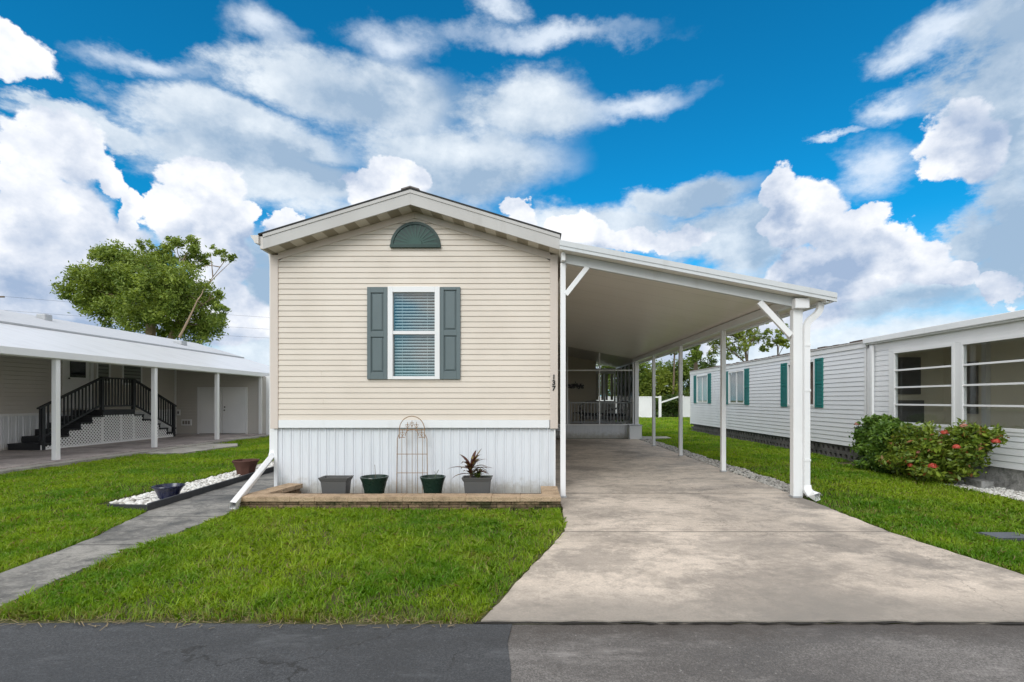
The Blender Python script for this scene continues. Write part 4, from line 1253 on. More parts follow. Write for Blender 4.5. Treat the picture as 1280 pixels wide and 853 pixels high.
# ------------------------------------------------------------------ planter and what stands in it
def build_planter():
    P = empty('planter', (-1.65, 6.6, 0), 'low tan-capped stacked stone curb along the front of the beige home', 'planter')
    st, cp = MB(), MB()
    rs = random.Random(4)

    def run(a, b, width, ncourse=3, z0=0.0, z1=0.128, capz=0.192, over=0.018):
        """stack and cap along the centre line a -> b"""
        a, b = Vector((*a, 0)), Vector((*b, 0))
        L = (b - a).length; d = (b - a) / L; r = Vector((d.y, -d.x, 0))
        ch = (z1 - z0) / ncourse
        for k in range(ncourse):
            t = -rs.uniform(0, 0.12)
            while t < L:
                l = rs.uniform(0.10, 0.30)
                t0, t1 = max(0, t), min(L, t + l)
                if t1 - t0 > 0.015:
                    j = rs.uniform(-0.008, 0.010)
                    za, zb = z0 + k * ch + 0.002, z0 + (k + 1) * ch - 0.001 - rs.uniform(0, 0.004)
                    w2 = width / 2 - 0.012 + j
                    q = [a + d * (t0 + .002) + r * w2, a + d * (t1 - .002) + r * w2, a + d * (t1 - .002) - r * w2, a + d * (t0 + .002) - r * w2]
                    st.hexa([(p.x, p.y, za) for p in q][::-1], [(p.x, p.y, zb) for p in q][::-1])
                t += l
        t = 0
        while t < L - 0.02:
            l = rs.uniform(0.30, 0.46)
            t1 = min(L, t + l)
            if L - t1 < 0.12: t1 = L
            w2 = width / 2 + over + rs.uniform(-.004, .004)
            dz = rs.uniform(-.003, .003)
            q = [a + d * (t + .0006) + r * w2, a + d * (t1 - .0006) + r * w2, a + d * (t1 - .0006) - r * w2, a + d * (t + .0006) - r * w2]
            cp.hexa([(p.x, p.y, z1 + .001) for p in q][::-1], [(p.x, p.y, capz + dz) for p in q][::-1])
            t = t1
    run((-3.70, 6.65), (0.42, 6.65), 0.20)
    run((-3.60, 6.77), (-3.44, 7.58), 0.20)
    run((0.30, 6.77), (0.30, 7.36), 0.20)
    st.build('stacked_stone', MAT['stack'], P, bevel=0.006)
    cp.build('cap_stone', MAT['cap'], P, bevel=0.007)
    MB().add([(-3.5, 6.74, 0.032), (0.22, 6.74, 0.032), (0.22, 7.66, 0.032), (-3.36, 7.66, 0.032)], [(0, 1, 2, 3)]).build('soil_bed', MAT['soil'], P)


build_planter()


def rect_pot(x, y, w, label, zb=0.033, h=0.332):
    t, b, d = w / 2, w / 2 * 0.74, 0.11
    e = empty('plant_trough', (x, y, zb), label, 'plant pot', None)
    m = MB()
    def ring(hx, hy, z): return [(x - hx, y - hy, zb + z), (x + hx, y - hy, zb + z), (x + hx, y + hy, zb + z), (x - hx, y + hy, zb + z)]
    rings = [ring(b, d * .75, 0), ring(t - .03, d * .97, h - .055), ring(t - .022, d * 1.0, h - .05), ring(t, d * 1.15, h), ring(t - .02, d * 1.15 - .02, h), ring(t - .035, d * .95, h - .05), ring(b - .01, d * .70, 0.02)]
    vs = [p for r_ in rings for p in r_]
    fs = [(0, 3, 2, 1)] + [(i * 4 + j, i * 4 + (j + 1) % 4, (i + 1) * 4 + (j + 1) % 4, (i + 1) * 4 + j) for i in range(6) for j in range(4)] + [(24, 25, 26, 27)]
    m.add(vs, fs); m.build('pot_body', MAT['grey_pot'], e, bevel=0.004)
    MB().add(ring(t - .045, d * .86, h - .07), [(0, 1, 2, 3)]).build('soil', MAT['soil'], e)
    return e


def round_pot(x, y, rt, label, mat, zb=0.033, h=0.337, seg=32, soil=True):
    e = empty('plant_pot', (x, y, zb), label, 'plant pot', None)
    MB().lathe((x, y, zb), [(rt * .62, 0), (rt * .64, .02), (rt * .74, h * .45), (rt * .88, h * .78), (rt, h - .02), (rt * 1.02, h - .008), (rt, h), (rt * .93, h), (rt * .84, h * .78), (rt * .80, h * .6)], seg).build('pot_body', mat, e, smooth=True)
    if soil: MB().lathe((x, y, zb), [(rt * .80, h * .70), (rt * .5, h * .72), (0.001, h * .73)], 20).build('soil', MAT['soil'], e)
    return e


PY = 7.10
rect_pot(-2.66, PY, 0.41, 'empty dark grey trough, the pot farthest from the trellis toward the downspout')
round_pot(-2.13, PY, 0.19, 'green glazed round pot between the empty grey trough and the trellis, one bare twig', MAT['green_pot'])
round_pot(-1.32, PY, 0.175, 'green glazed round pot just beside the trellis foot, with a short forked sprout', MAT['green_pot'])
rect_pot(-0.70, PY, 0.42, 'grey trough that holds the dark red leafy plant')
# twigs
tw = MB().tube([(-2.02 - .1, PY, 0.30), (-2.115, PY - .01, 0.42), (-2.125, PY, 0.53)], 0.0035, 5); 
tag(tw.build('bare_twig', MAT['wood_trunk']), 'single bare upright twig in the round pot by the empty trough', 'twig')
sp = MB().tube([(-1.30, PY, 0.29), (-1.285, PY - .01, 0.37), (-1.24, PY, 0.46)], 0.004, 5)
sp.tube([(-1.28, PY - .01, 0.38), (-1.29, PY - .02, 0.44)], 0.003, 5)
tag(sp.build('young_sprout', plain('sprout_stem', (0.10, 0.12, 0.05), 0.7)), 'short forked green sprout in the pot beside the trellis', 'plant')


def strap_leaf(base, az, length, w, up, droop, n=7, fold=0.25):
    """one arching lance-shaped leaf as a strip of quads"""
    base = Vector(base); pts = []
    d = Vector((math.cos(az), math.sin(az), 0)); s = Vector((-d.y, d.x, 0))
    p = base.copy(); el = up
    for i in range(n + 1):
        t = i / n
        ww = w * (math.sin(math.pi * min(1, 0.12 + t * 0.88)) ** 0.8) * 0.5
        pts.append((p - s * ww + Vector((0, 0, ww * fold)), p.copy(), p + s * ww + Vector((0, 0, ww * fold))))
        el -= droop / n * (0.4 + 1.4 * t)
        p = p + (d * math.cos(el) + Vector((0, 0, math.sin(el)))) * (length / n)
    out = []
    for a, b in zip(pts, pts[1:]):
        out.append([a[0], a[1], b[1], b[0]]); out.append([a[1], a[2], b[2], b[1]])
    return out


def build_cordyline():
    K = empty('cordyline_plant', (-0.72, PY, 0.30), 'dark red strap-leaved plant growing out of a grey trough by the wall', 'plant')
    m1 = foliage_mat('cordyline_leaves', (0.035, 0.012, 0.014), (0.13, 0.055, 0.035), 0.2, 0.35, 6, (0.20, 0.15, 0.05), 0.8)
    m2 = foliage_mat('cordyline_green', (0.035, 0.06, 0.012), (0.14, 0.19, 0.03), 0.25, 0.4, 6)
    F = []
    r = random.Random(3)
    stem = [(-0.80, PY, 0.29), (-0.80, PY, 0.40), (-0.79, PY - .01, 0.50)]
    for k in range(17):
        h = 0.36 + 0.15 * k / 17
        F += strap_leaf((-0.79, PY, h), r.uniform(0, 6.28), r.uniform(0.20, 0.31), r.uniform(0.05, 0.07), r.uniform(0.2, 1.1), r.uniform(0.6, 1.6))
    for az, l, up, dr, h in ((3.14, .36, .35, .8, .46), (3.3, .30, .15, .9, .40), (0.1, .32, .35, .6, .45), (-0.1, .24, .5, .9, .48), (1.0, .26, 1.25, .35, .50), (0.4, .30, 1.1, .2, .50), (2.6, .27, .9, .5, .5)):
        F += strap_leaf((-0.79, PY, h), az, l, 0.065, up, dr)
    np_faces('leaves', np.array([[list(p) for p in q] for q in F]), m1, K)
    G = []
    for k in range(20):
        G += strap_leaf((-0.67 + r.uniform(-.03, .03), PY - .02, 0.31 + r.uniform(0, .08)), r.uniform(0, 6.28), r.uniform(0.10, 0.17), 0.035, r.uniform(0.4, 1.3), r.uniform(0.3, 1.2))
    np_faces('young_leaves', np.array([[list(p) for p in q] for q in G]), m2, K)
    MB().tube(stem, 0.009, 7).tube([(-0.68, PY - .02, 0.29), (-0.67, PY - .02, 0.36)], 0.008, 6).build('stem', MAT['wood_trunk'], K)


build_cordyline()


def build_trellis():
    T = empty('garden_trellis', (-1.70, 7.50, 0.033), 'slim rusty iron garden trellis with an arched scrolled top, leaning by the white skirting', 'trellis')
    Y = 7.50
    xl, xr = -1.925, -1.47
    al, ar, ac = -1.885, -1.515, -1.70
    m = MB()
    m.tube([(xl, Y, 0.03), (xl + 0.01, Y, 0.86), (al, Y, 0.93)], 0.006, 6); m.tube([(xr, Y, 0.03), (xr - 0.01, Y, 0.86), (ar, Y, 0.93)], 0.006, 6)
    R0 = (ar - al) / 2
    m.tube([(ac - R0 * math.cos(t), Y, 0.99 + 0.20 * math.sin(t)) for t in [math.pi * i / 18 for i in range(19)]], 0.006, 6)
    m.tube([(al, Y, 0.86), (al, Y, 0.99)], 0.006, 6); m.tube([(ar, Y, 0.86), (ar, Y, 0.99)], 0.006, 6)
    m.build('frame', MAT['rust'], T)
    m = MB()
    for z in (0.36, 0.635): m.tube([(xl, Y - .003, z), (xr, Y - .003, z)], 0.005, 5)
    for i in range(1, 6):
        x = xl + (xr - xl) * i / 6
        m.tube([(x, Y + .002, 0.035), (x, Y + .002, 0.90 if i in (1, 5) else 1.0)], 0.004, 5)
    m.build('crossbars', MAT['rust'], T)
    m = MB()
    m.tube([(ac - 0.10 * math.cos(t) , Y, 0.90 + 0.10 * math.sin(t)) for t in [math.pi * i / 12 for i in range(13)]], 0.005, 5)
    m.tube([(al, Y, 0.99), (ar, Y, 0.99)], 0.005, 5)
    m.tube([(al, Y, 0.88), (ac - 0.10, Y, 0.88)], 0.005, 5); m.tube([(ac + 0.10, Y, 0.88), (ar, Y, 0.88)], 0.005, 5)
    for x, z in ((ac, 1.07), (ac - .065, 1.045), (ac + .065, 1.045), (al + .045, 0.93), (ar - .045, 0.93)):   # fleur-de-lis drops
        m.tube([(x, Y, z - .05), (x, Y, z + .06)], 0.004, 5)
        for s in (-1, 1):
            m.tube([(x, Y, z - .03), (x + s * .022, Y, z + .0), (x + s * .028, Y, z + .022), (x + s * .014, Y, z + .026)], 0.004, 5)
        m.lathe((x, Y, z + .02), [(0.001, -.02), (.010, 0), (.001, .025)], 6)
    m.build('scrollwork', MAT['rust'], T)


build_trellis()


# ------------------------------------------------------------------ white-pebble bed by the walk
def build_bed():
    E = empty('lawn_edging', (-4.9, 8, 0), 'black board edging round the white pebble bed beside the walk', 'edging')
    m = MB()
    m.hexa([(-4.80, 6.50, 0), (-4.84, 6.50, 0), (-5.04, 10.1, 0), (-5.00, 10.1, 0)], [(-4.80, 6.50, .115), (-4.84, 6.50, .115), (-5.04, 10.1, .115), (-5.00, 10.1, .115)])
    m.hexa([(-4.80, 6.46, 0), (-4.80, 6.50, 0), (-5.65, 6.90, 0), (-5.65, 6.86, 0)], [(-4.80, 6.46, .10), (-4.80, 6.50, .10), (-5.65, 6.90, .03), (-5.65, 6.86, .03)])
    m.hexa([(-5.0, 10.1, 0), (-5.04, 10.1, 0), (-5.0, 14, 0), (-4.96, 14, 0)], [(-5.0, 10.1, .11), (-5.04, 10.1, .11), (-5.0, 14, .11), (-4.96, 14, .11)])
    m.build('edging_board', MAT['edging'], E, bevel=0.004)
    def inside(P):
        x, y = P[:, 0], P[:, 1]
        xr = -4.84 - (y - 6.5) * 0.055
        xl = -5.66 - (y - 7) * 0.02
        return (x < xr - .02) & (x > xl) & (y > 6.55 + (-x - 4.8) * 0.45)
    pebbles('pebbles', (-6.1, -4.82, 6.5, 12.5), 7500, 0.022, 0.018, 0.040, MAT['white_pebble'], 'white marble pebbles filling the bed beside the walk', inside)
    sheet('pebble_bed', [(-4.83, 6.52), (-5.04, 10.1), (-4.98, 12.5), (-5.75, 12.5), (-5.68, 6.95)], 0.012, plain('pebble_base', (0.45, 0.44, 0.42), 0.9, var=0.4, scale=30))


build_bed()
e = round_pot(-5.09, 7.25, 0.195, 'low dark blue glazed bowl standing in the white pebbles', MAT['blue_pot'], 0.05, 0.17, 36)
e = round_pot(-5.26, 9.55, 0.235, 'old reddish terracotta tub at the far end of the white pebbles', MAT['terracotta'], 0.04, 0.27, 8, soil=False)

pebbles('gravel', (3.96, 4.40, 7.6, 18.2), 9000, 0.012, 0.014, 0.032, MAT['grey_pebble'], 'grey and white gravel strip along the carport posts', lambda P: P[:, 0] < 4.36 + 0.04 * np.sin(P[:, 1] * 5))
sheet('gravel_bed', wob([(3.95, 7.5), (4.40, 7.7), (4.40, 18.2), (3.95, 18.2)], 0.02, 0.2, 31), 0.006, plain('gravel_base', (0.16, 0.145, 0.12), 0.9, var=0.5, scale=40))
pebbles('gravel', (6.90, 7.52, 4.0, 9.6), 6000, 0.012, 0.014, 0.03, MAT['white_pebble'], 'pale gravel along the foot of the white house with the jalousie windows', lambda P: P[:, 0] > 6.92)
sheet('gravel_bed', wob([(6.86, 4.0), (7.6, 4.0), (7.6, 11.6), (6.86, 11.6)], 0.03, 0.2, 33), 0.006, plain('mulch_base', (0.10, 0.075, 0.05), 0.95, var=0.6, scale=30))


# ------------------------------------------------------------------ neighbour with the long carport and black stairs
def build_left():
    LX, HX = -10.45, -13.9
    zf = 0.09
    C = empty('long_carport', (LX, 12, 0), 'long low white carport of the grey house, on square posts beside the lawn', 'carport')
    # roof: deck sloping up to the house
    sl = 0.30
    zr = lambda x: 2.47 + sl * (LX - x)
    ya, yb = 6.0, 24.5
    mb = MB().hexa([(HX + .25, ya, zr(HX + .25) - .05), (LX, ya, zr(LX) - .05), (LX, yb, zr(LX) - .05), (HX + .25, yb, zr(HX + .25) - .05)],
                   [(HX + .25, ya, zr(HX + .25)), (LX, ya, zr(LX)), (LX, yb, zr(LX)), (HX + .25, yb, zr(HX + .25))])
    mb.build('roof', MAT['roof_metal'], C)
    MB().box(LX + .001, LX + .05, ya, yb, 2.345, 2.50).build('fascia', MAT['white_metal'], C, bevel=0.006)
    MB().box(LX - .16, LX - .002, ya, yb, 2.33, 2.41).build('eave_beam', MAT['white'], C, bevel=0.004)
    for y in (8.5, 11.4, 14.4, 17.3, 20.12, 23.0):
        o = MB().box(LX - .115, LX - .005, y - .055, y + .055, zf, 2.329).build('post', MAT['white'], C, bevel=0.010)
    H = empty('grey_house', (HX, 12, 0), 'grey lap-sided house behind the long white carport and black stairs', 'house')
    mb = MB()
    holes = [(15.35, 16.45, 1.16, 3.0)]
    siding(mb, lambda u, z, o: (HX + o, u, z), 1.06, 3.30, 0.115, lambda z: 3.0, lambda z: 20.14, [(15.30, 16.30, 1.165, 3.15)], depth=0.030)
    mb.build('wall', MAT['grey_siding'], H)
    mb = MB(); corrugated(mb, lambda u, z, o: (HX + 0.01 + o, u, z), zf, 0.99, 3.0, 20.14, 0.2, 0.014)
    mb.build('skirting', MAT['skirt'], H)
    MB().box(HX, HX + .03, 3.0, 20.12, 0.99, 1.058).build('ledger_band', MAT['white'], H)
    # door with glazed top, white casing; window further on
    d = MB().box(HX - .03, HX + .012, 15.38, 16.22, 1.17, 3.08).build('door', MAT['white'], H, bevel=0.004)
    MB().box(HX + .013, HX + .020, 15.55, 16.05, 2.15, 2.95).build('door_glass', MAT['glass_dark'], d)
    MB().box(HX + .0125, HX + .0128, 15.52, 16.08, 2.12, 2.98).build('door_blind', MAT['dark_room'], d)
    MB().lathe((HX + .05, 15.46, 2.08), [(0.001, -.03), (.025, -.01), (.025, .01), (.001, .03)], 10).build('door_knob', MAT['black'], d)
    m = MB(); m.box(HX + .0, HX + .035, 15.25, 15.37, 1.10, 3.18); m.box(HX + .0, HX + .035, 16.23, 16.35, 1.10, 3.18); m.box(HX, HX + .035, 15.37, 16.23, 3.085, 3.18)
    m.build('door_casing', MAT['white'], H, bevel=0.004)

    def win(y0, y1, z0, z1):
        m = MB(); f = .06
        m.box(HX + .0, HX + .045, y0, y0 + f, z0, z1); m.box(HX, HX + .045, y1 - f, y1, z0, z1); m.box(HX, HX + .045, y0 + f, y1 - f, z1 - f, z1); m.box(HX, HX + .045, y0 + f, y1 - f, z0, z0 + f)
        o = m.build('window', MAT['white'], H, bevel=0.003)
        MB().box(HX + .015, HX + .019, y0 + f, y1 - f, z0 + f, z1 - f).build('pane', MAT['curtain_grey'], o)
        MB().box(HX + .030, HX + .034, y0 + f + .001, y1 - f - .001, z0 + f + .001, z1 - f - .001).build('glazing', MAT['glass_dark'], o)
    win(16.45, 17.0, 2.0, 3.0)
    win(17.5, 18.4, 1.95, 3.05)
    lm = MB().box(HX + .02, HX + .10, 14.95, 15.05, 2.52, 2.68); lm.build('wall_lantern', MAT['black'], H, bevel=0.01)
    # roof: continues the carport slope up to the ridge
    RXL = -15.85
    m = MB().hexa([(RXL, 2.5, zr(RXL) - .08), (HX + .30, 2.5, zr(HX + .30) - .08), (HX + .30, 24.5, zr(HX + .30) - .08), (RXL, 24.5, zr(RXL) - .08)],
                  [(RXL, 2.5, zr(RXL) + .05), (HX + .30, 2.5, zr(HX + .30) + .05), (HX + .30, 24.5, zr(HX + .30) + .05), (RXL, 24.5, zr(RXL) + .05)])
    rm = NT('grey_white_shingle', 0.85)
    rm.col(rm.mix(rm.noise(9, 5, 0.7), (0.38, 0.40, 0.43), (0.56, 0.58, 0.61)))
    m.build('roof', rm.mat, H)
    m = MB().hexa([(-18.0, 2.5, zr(RXL) - .75), (RXL, 2.5, zr(RXL) - .08), (RXL, 24.5, zr(RXL) - .08), (-18.0, 24.5, zr(RXL) - .75)],
                  [(-18.0, 2.5, zr(RXL) - .65), (RXL, 2.5, zr(RXL) + .05), (RXL, 24.5, zr(RXL) + .05), (-18.0, 24.5, zr(RXL) - .65)])
    m.build('roof', rm.mat, H)
    m = MB().beam((HX + .31, 2.5, zr(HX + .31) + .03), (HX + .31, 24.5, zr(HX + .31) + .03), .03, .05); m.build('roof_edge', MAT['galv'], H)
    for (x, y, h, w) in ((-14.9, 14.0, .12, .20), (-15.3, 16.2, .16, .14), (-14.6, 21.5, .14, .18), (-15.4, 12.3, .10, .2)):
        v = MB().box(x - w, x + w, y - w, y + w, zr(x) + .05 - .06, zr(x) + .05 + h)
        v.build('roof_vent', MAT['galv'], H, bevel=0.03)
    MB().box(-18.0, -17.95, 3.0, 24.0, 0, 3.3).build('far_wall', MAT['grey_siding'], H)
    MB().box(-18, HX - .02, 2.98, 3.0, 0, 3.2).build('end_wall', MAT['grey_siding'], H)

    # utility shed closing the carport
    S = empty('utility_shed', (-12.0, 20.15, 0), 'grey-sided shed with white double doors closing the long white carport', 'shed')
    SY = 20.15
    mb = MB(); siding(mb, lambda u, z, o: (u, SY - o, z), zf + .01, 2.95, 0.115, lambda z: HX + .02, lambda z: min(-10.25, LX - (z - 2.40) / sl))
    mb.build('wall', MAT['grey_siding'], S)
    MB().box(-10.25, -10.20, SY, 24.4, 0, 2.36).build('side_wall', MAT['grey_siding'], S)
    MB().box(-10.30, -10.18, SY - .02, SY + .05, 0, 2.36).build('corner_trim', MAT['white'], S, bevel=0.004)
    for a, b, kn in ((-12.92, -12.03, None), (-12.00, -11.10, -11.90)):
        o = MB().box(a, b, SY - .055, SY - .016, zf + .03, 1.86).build('door', MAT['white'], S, bevel=0.005)
        if kn:
            MB().lathe((kn, SY - .085, 1.02), [(0.001, -.03), (.028, -.012), (.028, .012), (.001, .03)], 10).build('door_knob', MAT['black'], o)
            MB().box(kn - .02, kn + .02, SY - .075, SY - .056, 1.12, 1.17).build('deadbolt', MAT['black'], o)
    m = MB(); m.box(-12.99, -12.93, SY - .05, SY - .010, zf, 1.93); m.box(-11.09, -11.03, SY - .05, SY - .010, zf, 1.93); m.box(-12.93, -11.09, SY - .05, SY - .010, 1.865, 1.93)
    m.build('door_casing', MAT['white'], S, bevel=0.003)
    MB().box(HX - .05, HX + .07, SY - .06, SY - .005, zf, 3.2).build('corner_bead', MAT['white'], S)
    v = MB().box(-13.62, -13.22, SY - .04, SY - .012, 0.42, 0.66).build('crawl_vent', MAT['white'], S, bevel=0.004)
    m = MB()
    for k in range(3): m.box(-13.57 + k * .105, -13.49 + k * .105, SY - .046, SY - .041, 0.47, 0.61)
    m.build('grille', MAT['curtain_grey'], v)
    v = MB().box(-13.78, -13.66, SY - .07, SY - .012, 0.82, 1.05).build('outlet_box', MAT['white'], S, bevel=0.01)
    MB().box(-13.745, -13.695, SY - .078, SY - .071, 0.88, 0.98).build('outlet_socket', MAT['black'], v)

    # entrance stairs: landing with a flight to either side, lattice front, black rails
    T = empty('entrance_stairs', (-13.3, 16.2, zf), 'double black stairs with spindled handrails and white lattice under the long carport', 'stairs')
    fx0, fx1 = HX + .05, -12.92
    yl0, yl1, zl = 15.56, 16.80, 1.12
    n = 6; rise = (zl - zf) / n; run = 0.385
    tr = MB()
    tr.box(fx0, fx1 + .03, yl0, yl1, zl - .05, zl)
    tr.box(fx0, fx1, yl0 + .02, yl1 - .02, zl - .16, zl - .05)
    for s, y0 in ((-1, yl0), (1, yl1)):
        rs = MB()
        for k in range(1, n):
            z = zl - rise * k
            a, b = sorted((y0 + s * run * (k - 1), y0 + s * (run * k + .02)))
            tr.box(fx0, fx1 + .03, a, b, z - .04, z)
            yy = y0 + s * run * (k - 1) + s * 0.001
            rs.box(fx0, fx1 + .01, min(yy, yy + s * .02), max(yy, yy + s * .02), z, z + rise - .041)
        yy = y0 + s * run * (n - 1)
        rs.box(fx0, fx1 + .01, min(yy - .001, yy - s * .02), max(yy - .001, yy - s * .02), zf, zf + rise - .041)
        rs.build('risers', MAT['deck_black'], T)
    tr.build('treads', MAT['deck_black'], T, bevel=0.004)
    # lattice panels: a solid backing grid of diagonal slats, clipped by the stepped outline
    top = lambda y: (zl - .165 if yl0 <= y <= yl1 else zl - rise * (1 + int(((yl0 - y) if y < yl0 else (y - yl1)) / run)) - .045)
    lat = MB(); sp = .105
    X = fx1 - .02
    ylo, yhi = yl0 - run * (n - 1), yl1 + run * (n - 1)

    def strip(y, z, dy):
        """short slat pieces that follow a diagonal while it stays under the outline"""
        seg = 0.0375
        a = None; p = (y, z)
        while p[1] < 1.2:
            q = (p[0] + dy * seg, p[1] + seg)
            m_ = ((p[0] + q[0]) / 2, (p[1] + q[1]) / 2)
            ok = ylo < m_[0] < yhi and m_[1] > zf and m_[1] < top(m_[0])
            if ok and a is None: a = p
            if (not ok) and a is not None:
                lat.beam((X + dy * .004, a[0], a[1]), (X + dy * .004, p[0], p[1]), 0.032, 0.007, up=(1, 0, 0)); a = None
            p = q
        if a is not None: lat.beam((X + dy * .004, a[0], a[1]), (X + dy * .004, p[0], p[1]), 0.032, 0.007, up=(1, 0, 0))
    k = 0
    y = ylo - 1.3
    while y < yhi + 1.3:
        strip(y, zf, 1); strip(y, zf, -1); y += sp
    lo = lat.build('lattice', MAT['white'], T)
    m = MB()
    m.box(X - .02, X + .012, ylo, yhi, zf, zf + .05)
    for y in (yl0, (yl0 + yl1) / 2 + .1, yl1, ylo, yhi): m.box(X - .015, X + .013, y - .03, y + .03, zf, top(y if ylo < y < yhi else (ylo + .01 if y <= ylo else yhi - .01)))
    m.build('lattice_frame', MAT['white'], T)
    m = MB(); m.box(X - .12, X - .10, yl0, yl1, zf, zl - .17)  # dark sheets behind the lattice stand in for the shade under the stairs
    m.build('under_stair_shade', MAT['deck_black'], T)
    for s in (-1, 1):
        m = MB()
        for k in range(1, n):
            a, b = sorted(((yl0 if s < 0 else yl1) + s * run * (k - 1), (yl0 if s < 0 else yl1) + s * run * k))
            m.box(X - .12, X - .10, a, b, zf, zl - rise * k - .045)
        m.build('under_stair_shade', MAT['deck_black'], T)
    # rails
    r = MB(); hr = 0.98
    ye0, ye1 = yl0 - run * (n - 1) - .1, yl1 + run * (n - 1) + .1
    rail = lambda y: zl + hr if yl0 <= y <= yl1 else zl + hr - rise / run * ((yl0 - y) if y < yl0 else (y - yl1))
    for x in (fx1 - .03,):
        r.beam((x, ye0, rail(ye0)), (x, yl0, zl + hr), .09, .045); r.beam((x, yl0 - .03, zl + hr), (x, yl1 + .03, zl + hr), .09, .045); r.beam((x, yl1, zl + hr), (x, ye1, rail(ye1)), .09, .045)
        r.beam((x, ye0, rail(ye0) - .82), (x, yl0, zl + hr - .82), .04, .05); r.beam((x, yl0, zl + .12), (x, yl1, zl + .12), .04, .05); r.beam((x, yl1, zl + hr - .82), (x, ye1, rail(ye1) - .82), .04, .05)
    r.build('handrail', MAT['deck_black'], T, bevel=0.004)
    yy = ye0 + .05
    while yy < ye1:
        if all(abs(yy - q) > .05 for q in (yl0, yl1)):
            o = MB().box(fx1 - .045, fx1 - .015, yy - .015, yy + .015, rail(yy) - .84, rail(yy) - .01).build('baluster', MAT['deck_black'], T)
        yy += .118
    for y, z in ((yl0, zl), (yl1, zl), (ye0 + .12, zf), (ye1 - .12, zf)):
        MB().box(fx1 - .075, fx1 + .015, y - .045, y + .045, z if z > 1 else zf, rail(y) - .02).build('newel_post', MAT['deck_black'], T, bevel=0.005)


build_left()


# ------------------------------------------------------------------ neighbour with the teal shutters and its glazed addition
def frame_yz(m, x0, x1, ya, yb, z0, z1, f):
    m.box(x0, x1, ya, ya + f, z0, z1); m.box(x0, x1, yb - f, yb, z0, z1)
    m.box(x0, x1, ya + f, yb - f, z1 - f, z1); m.box(x0, x1, ya + f, yb - f, z0, z0 + f)


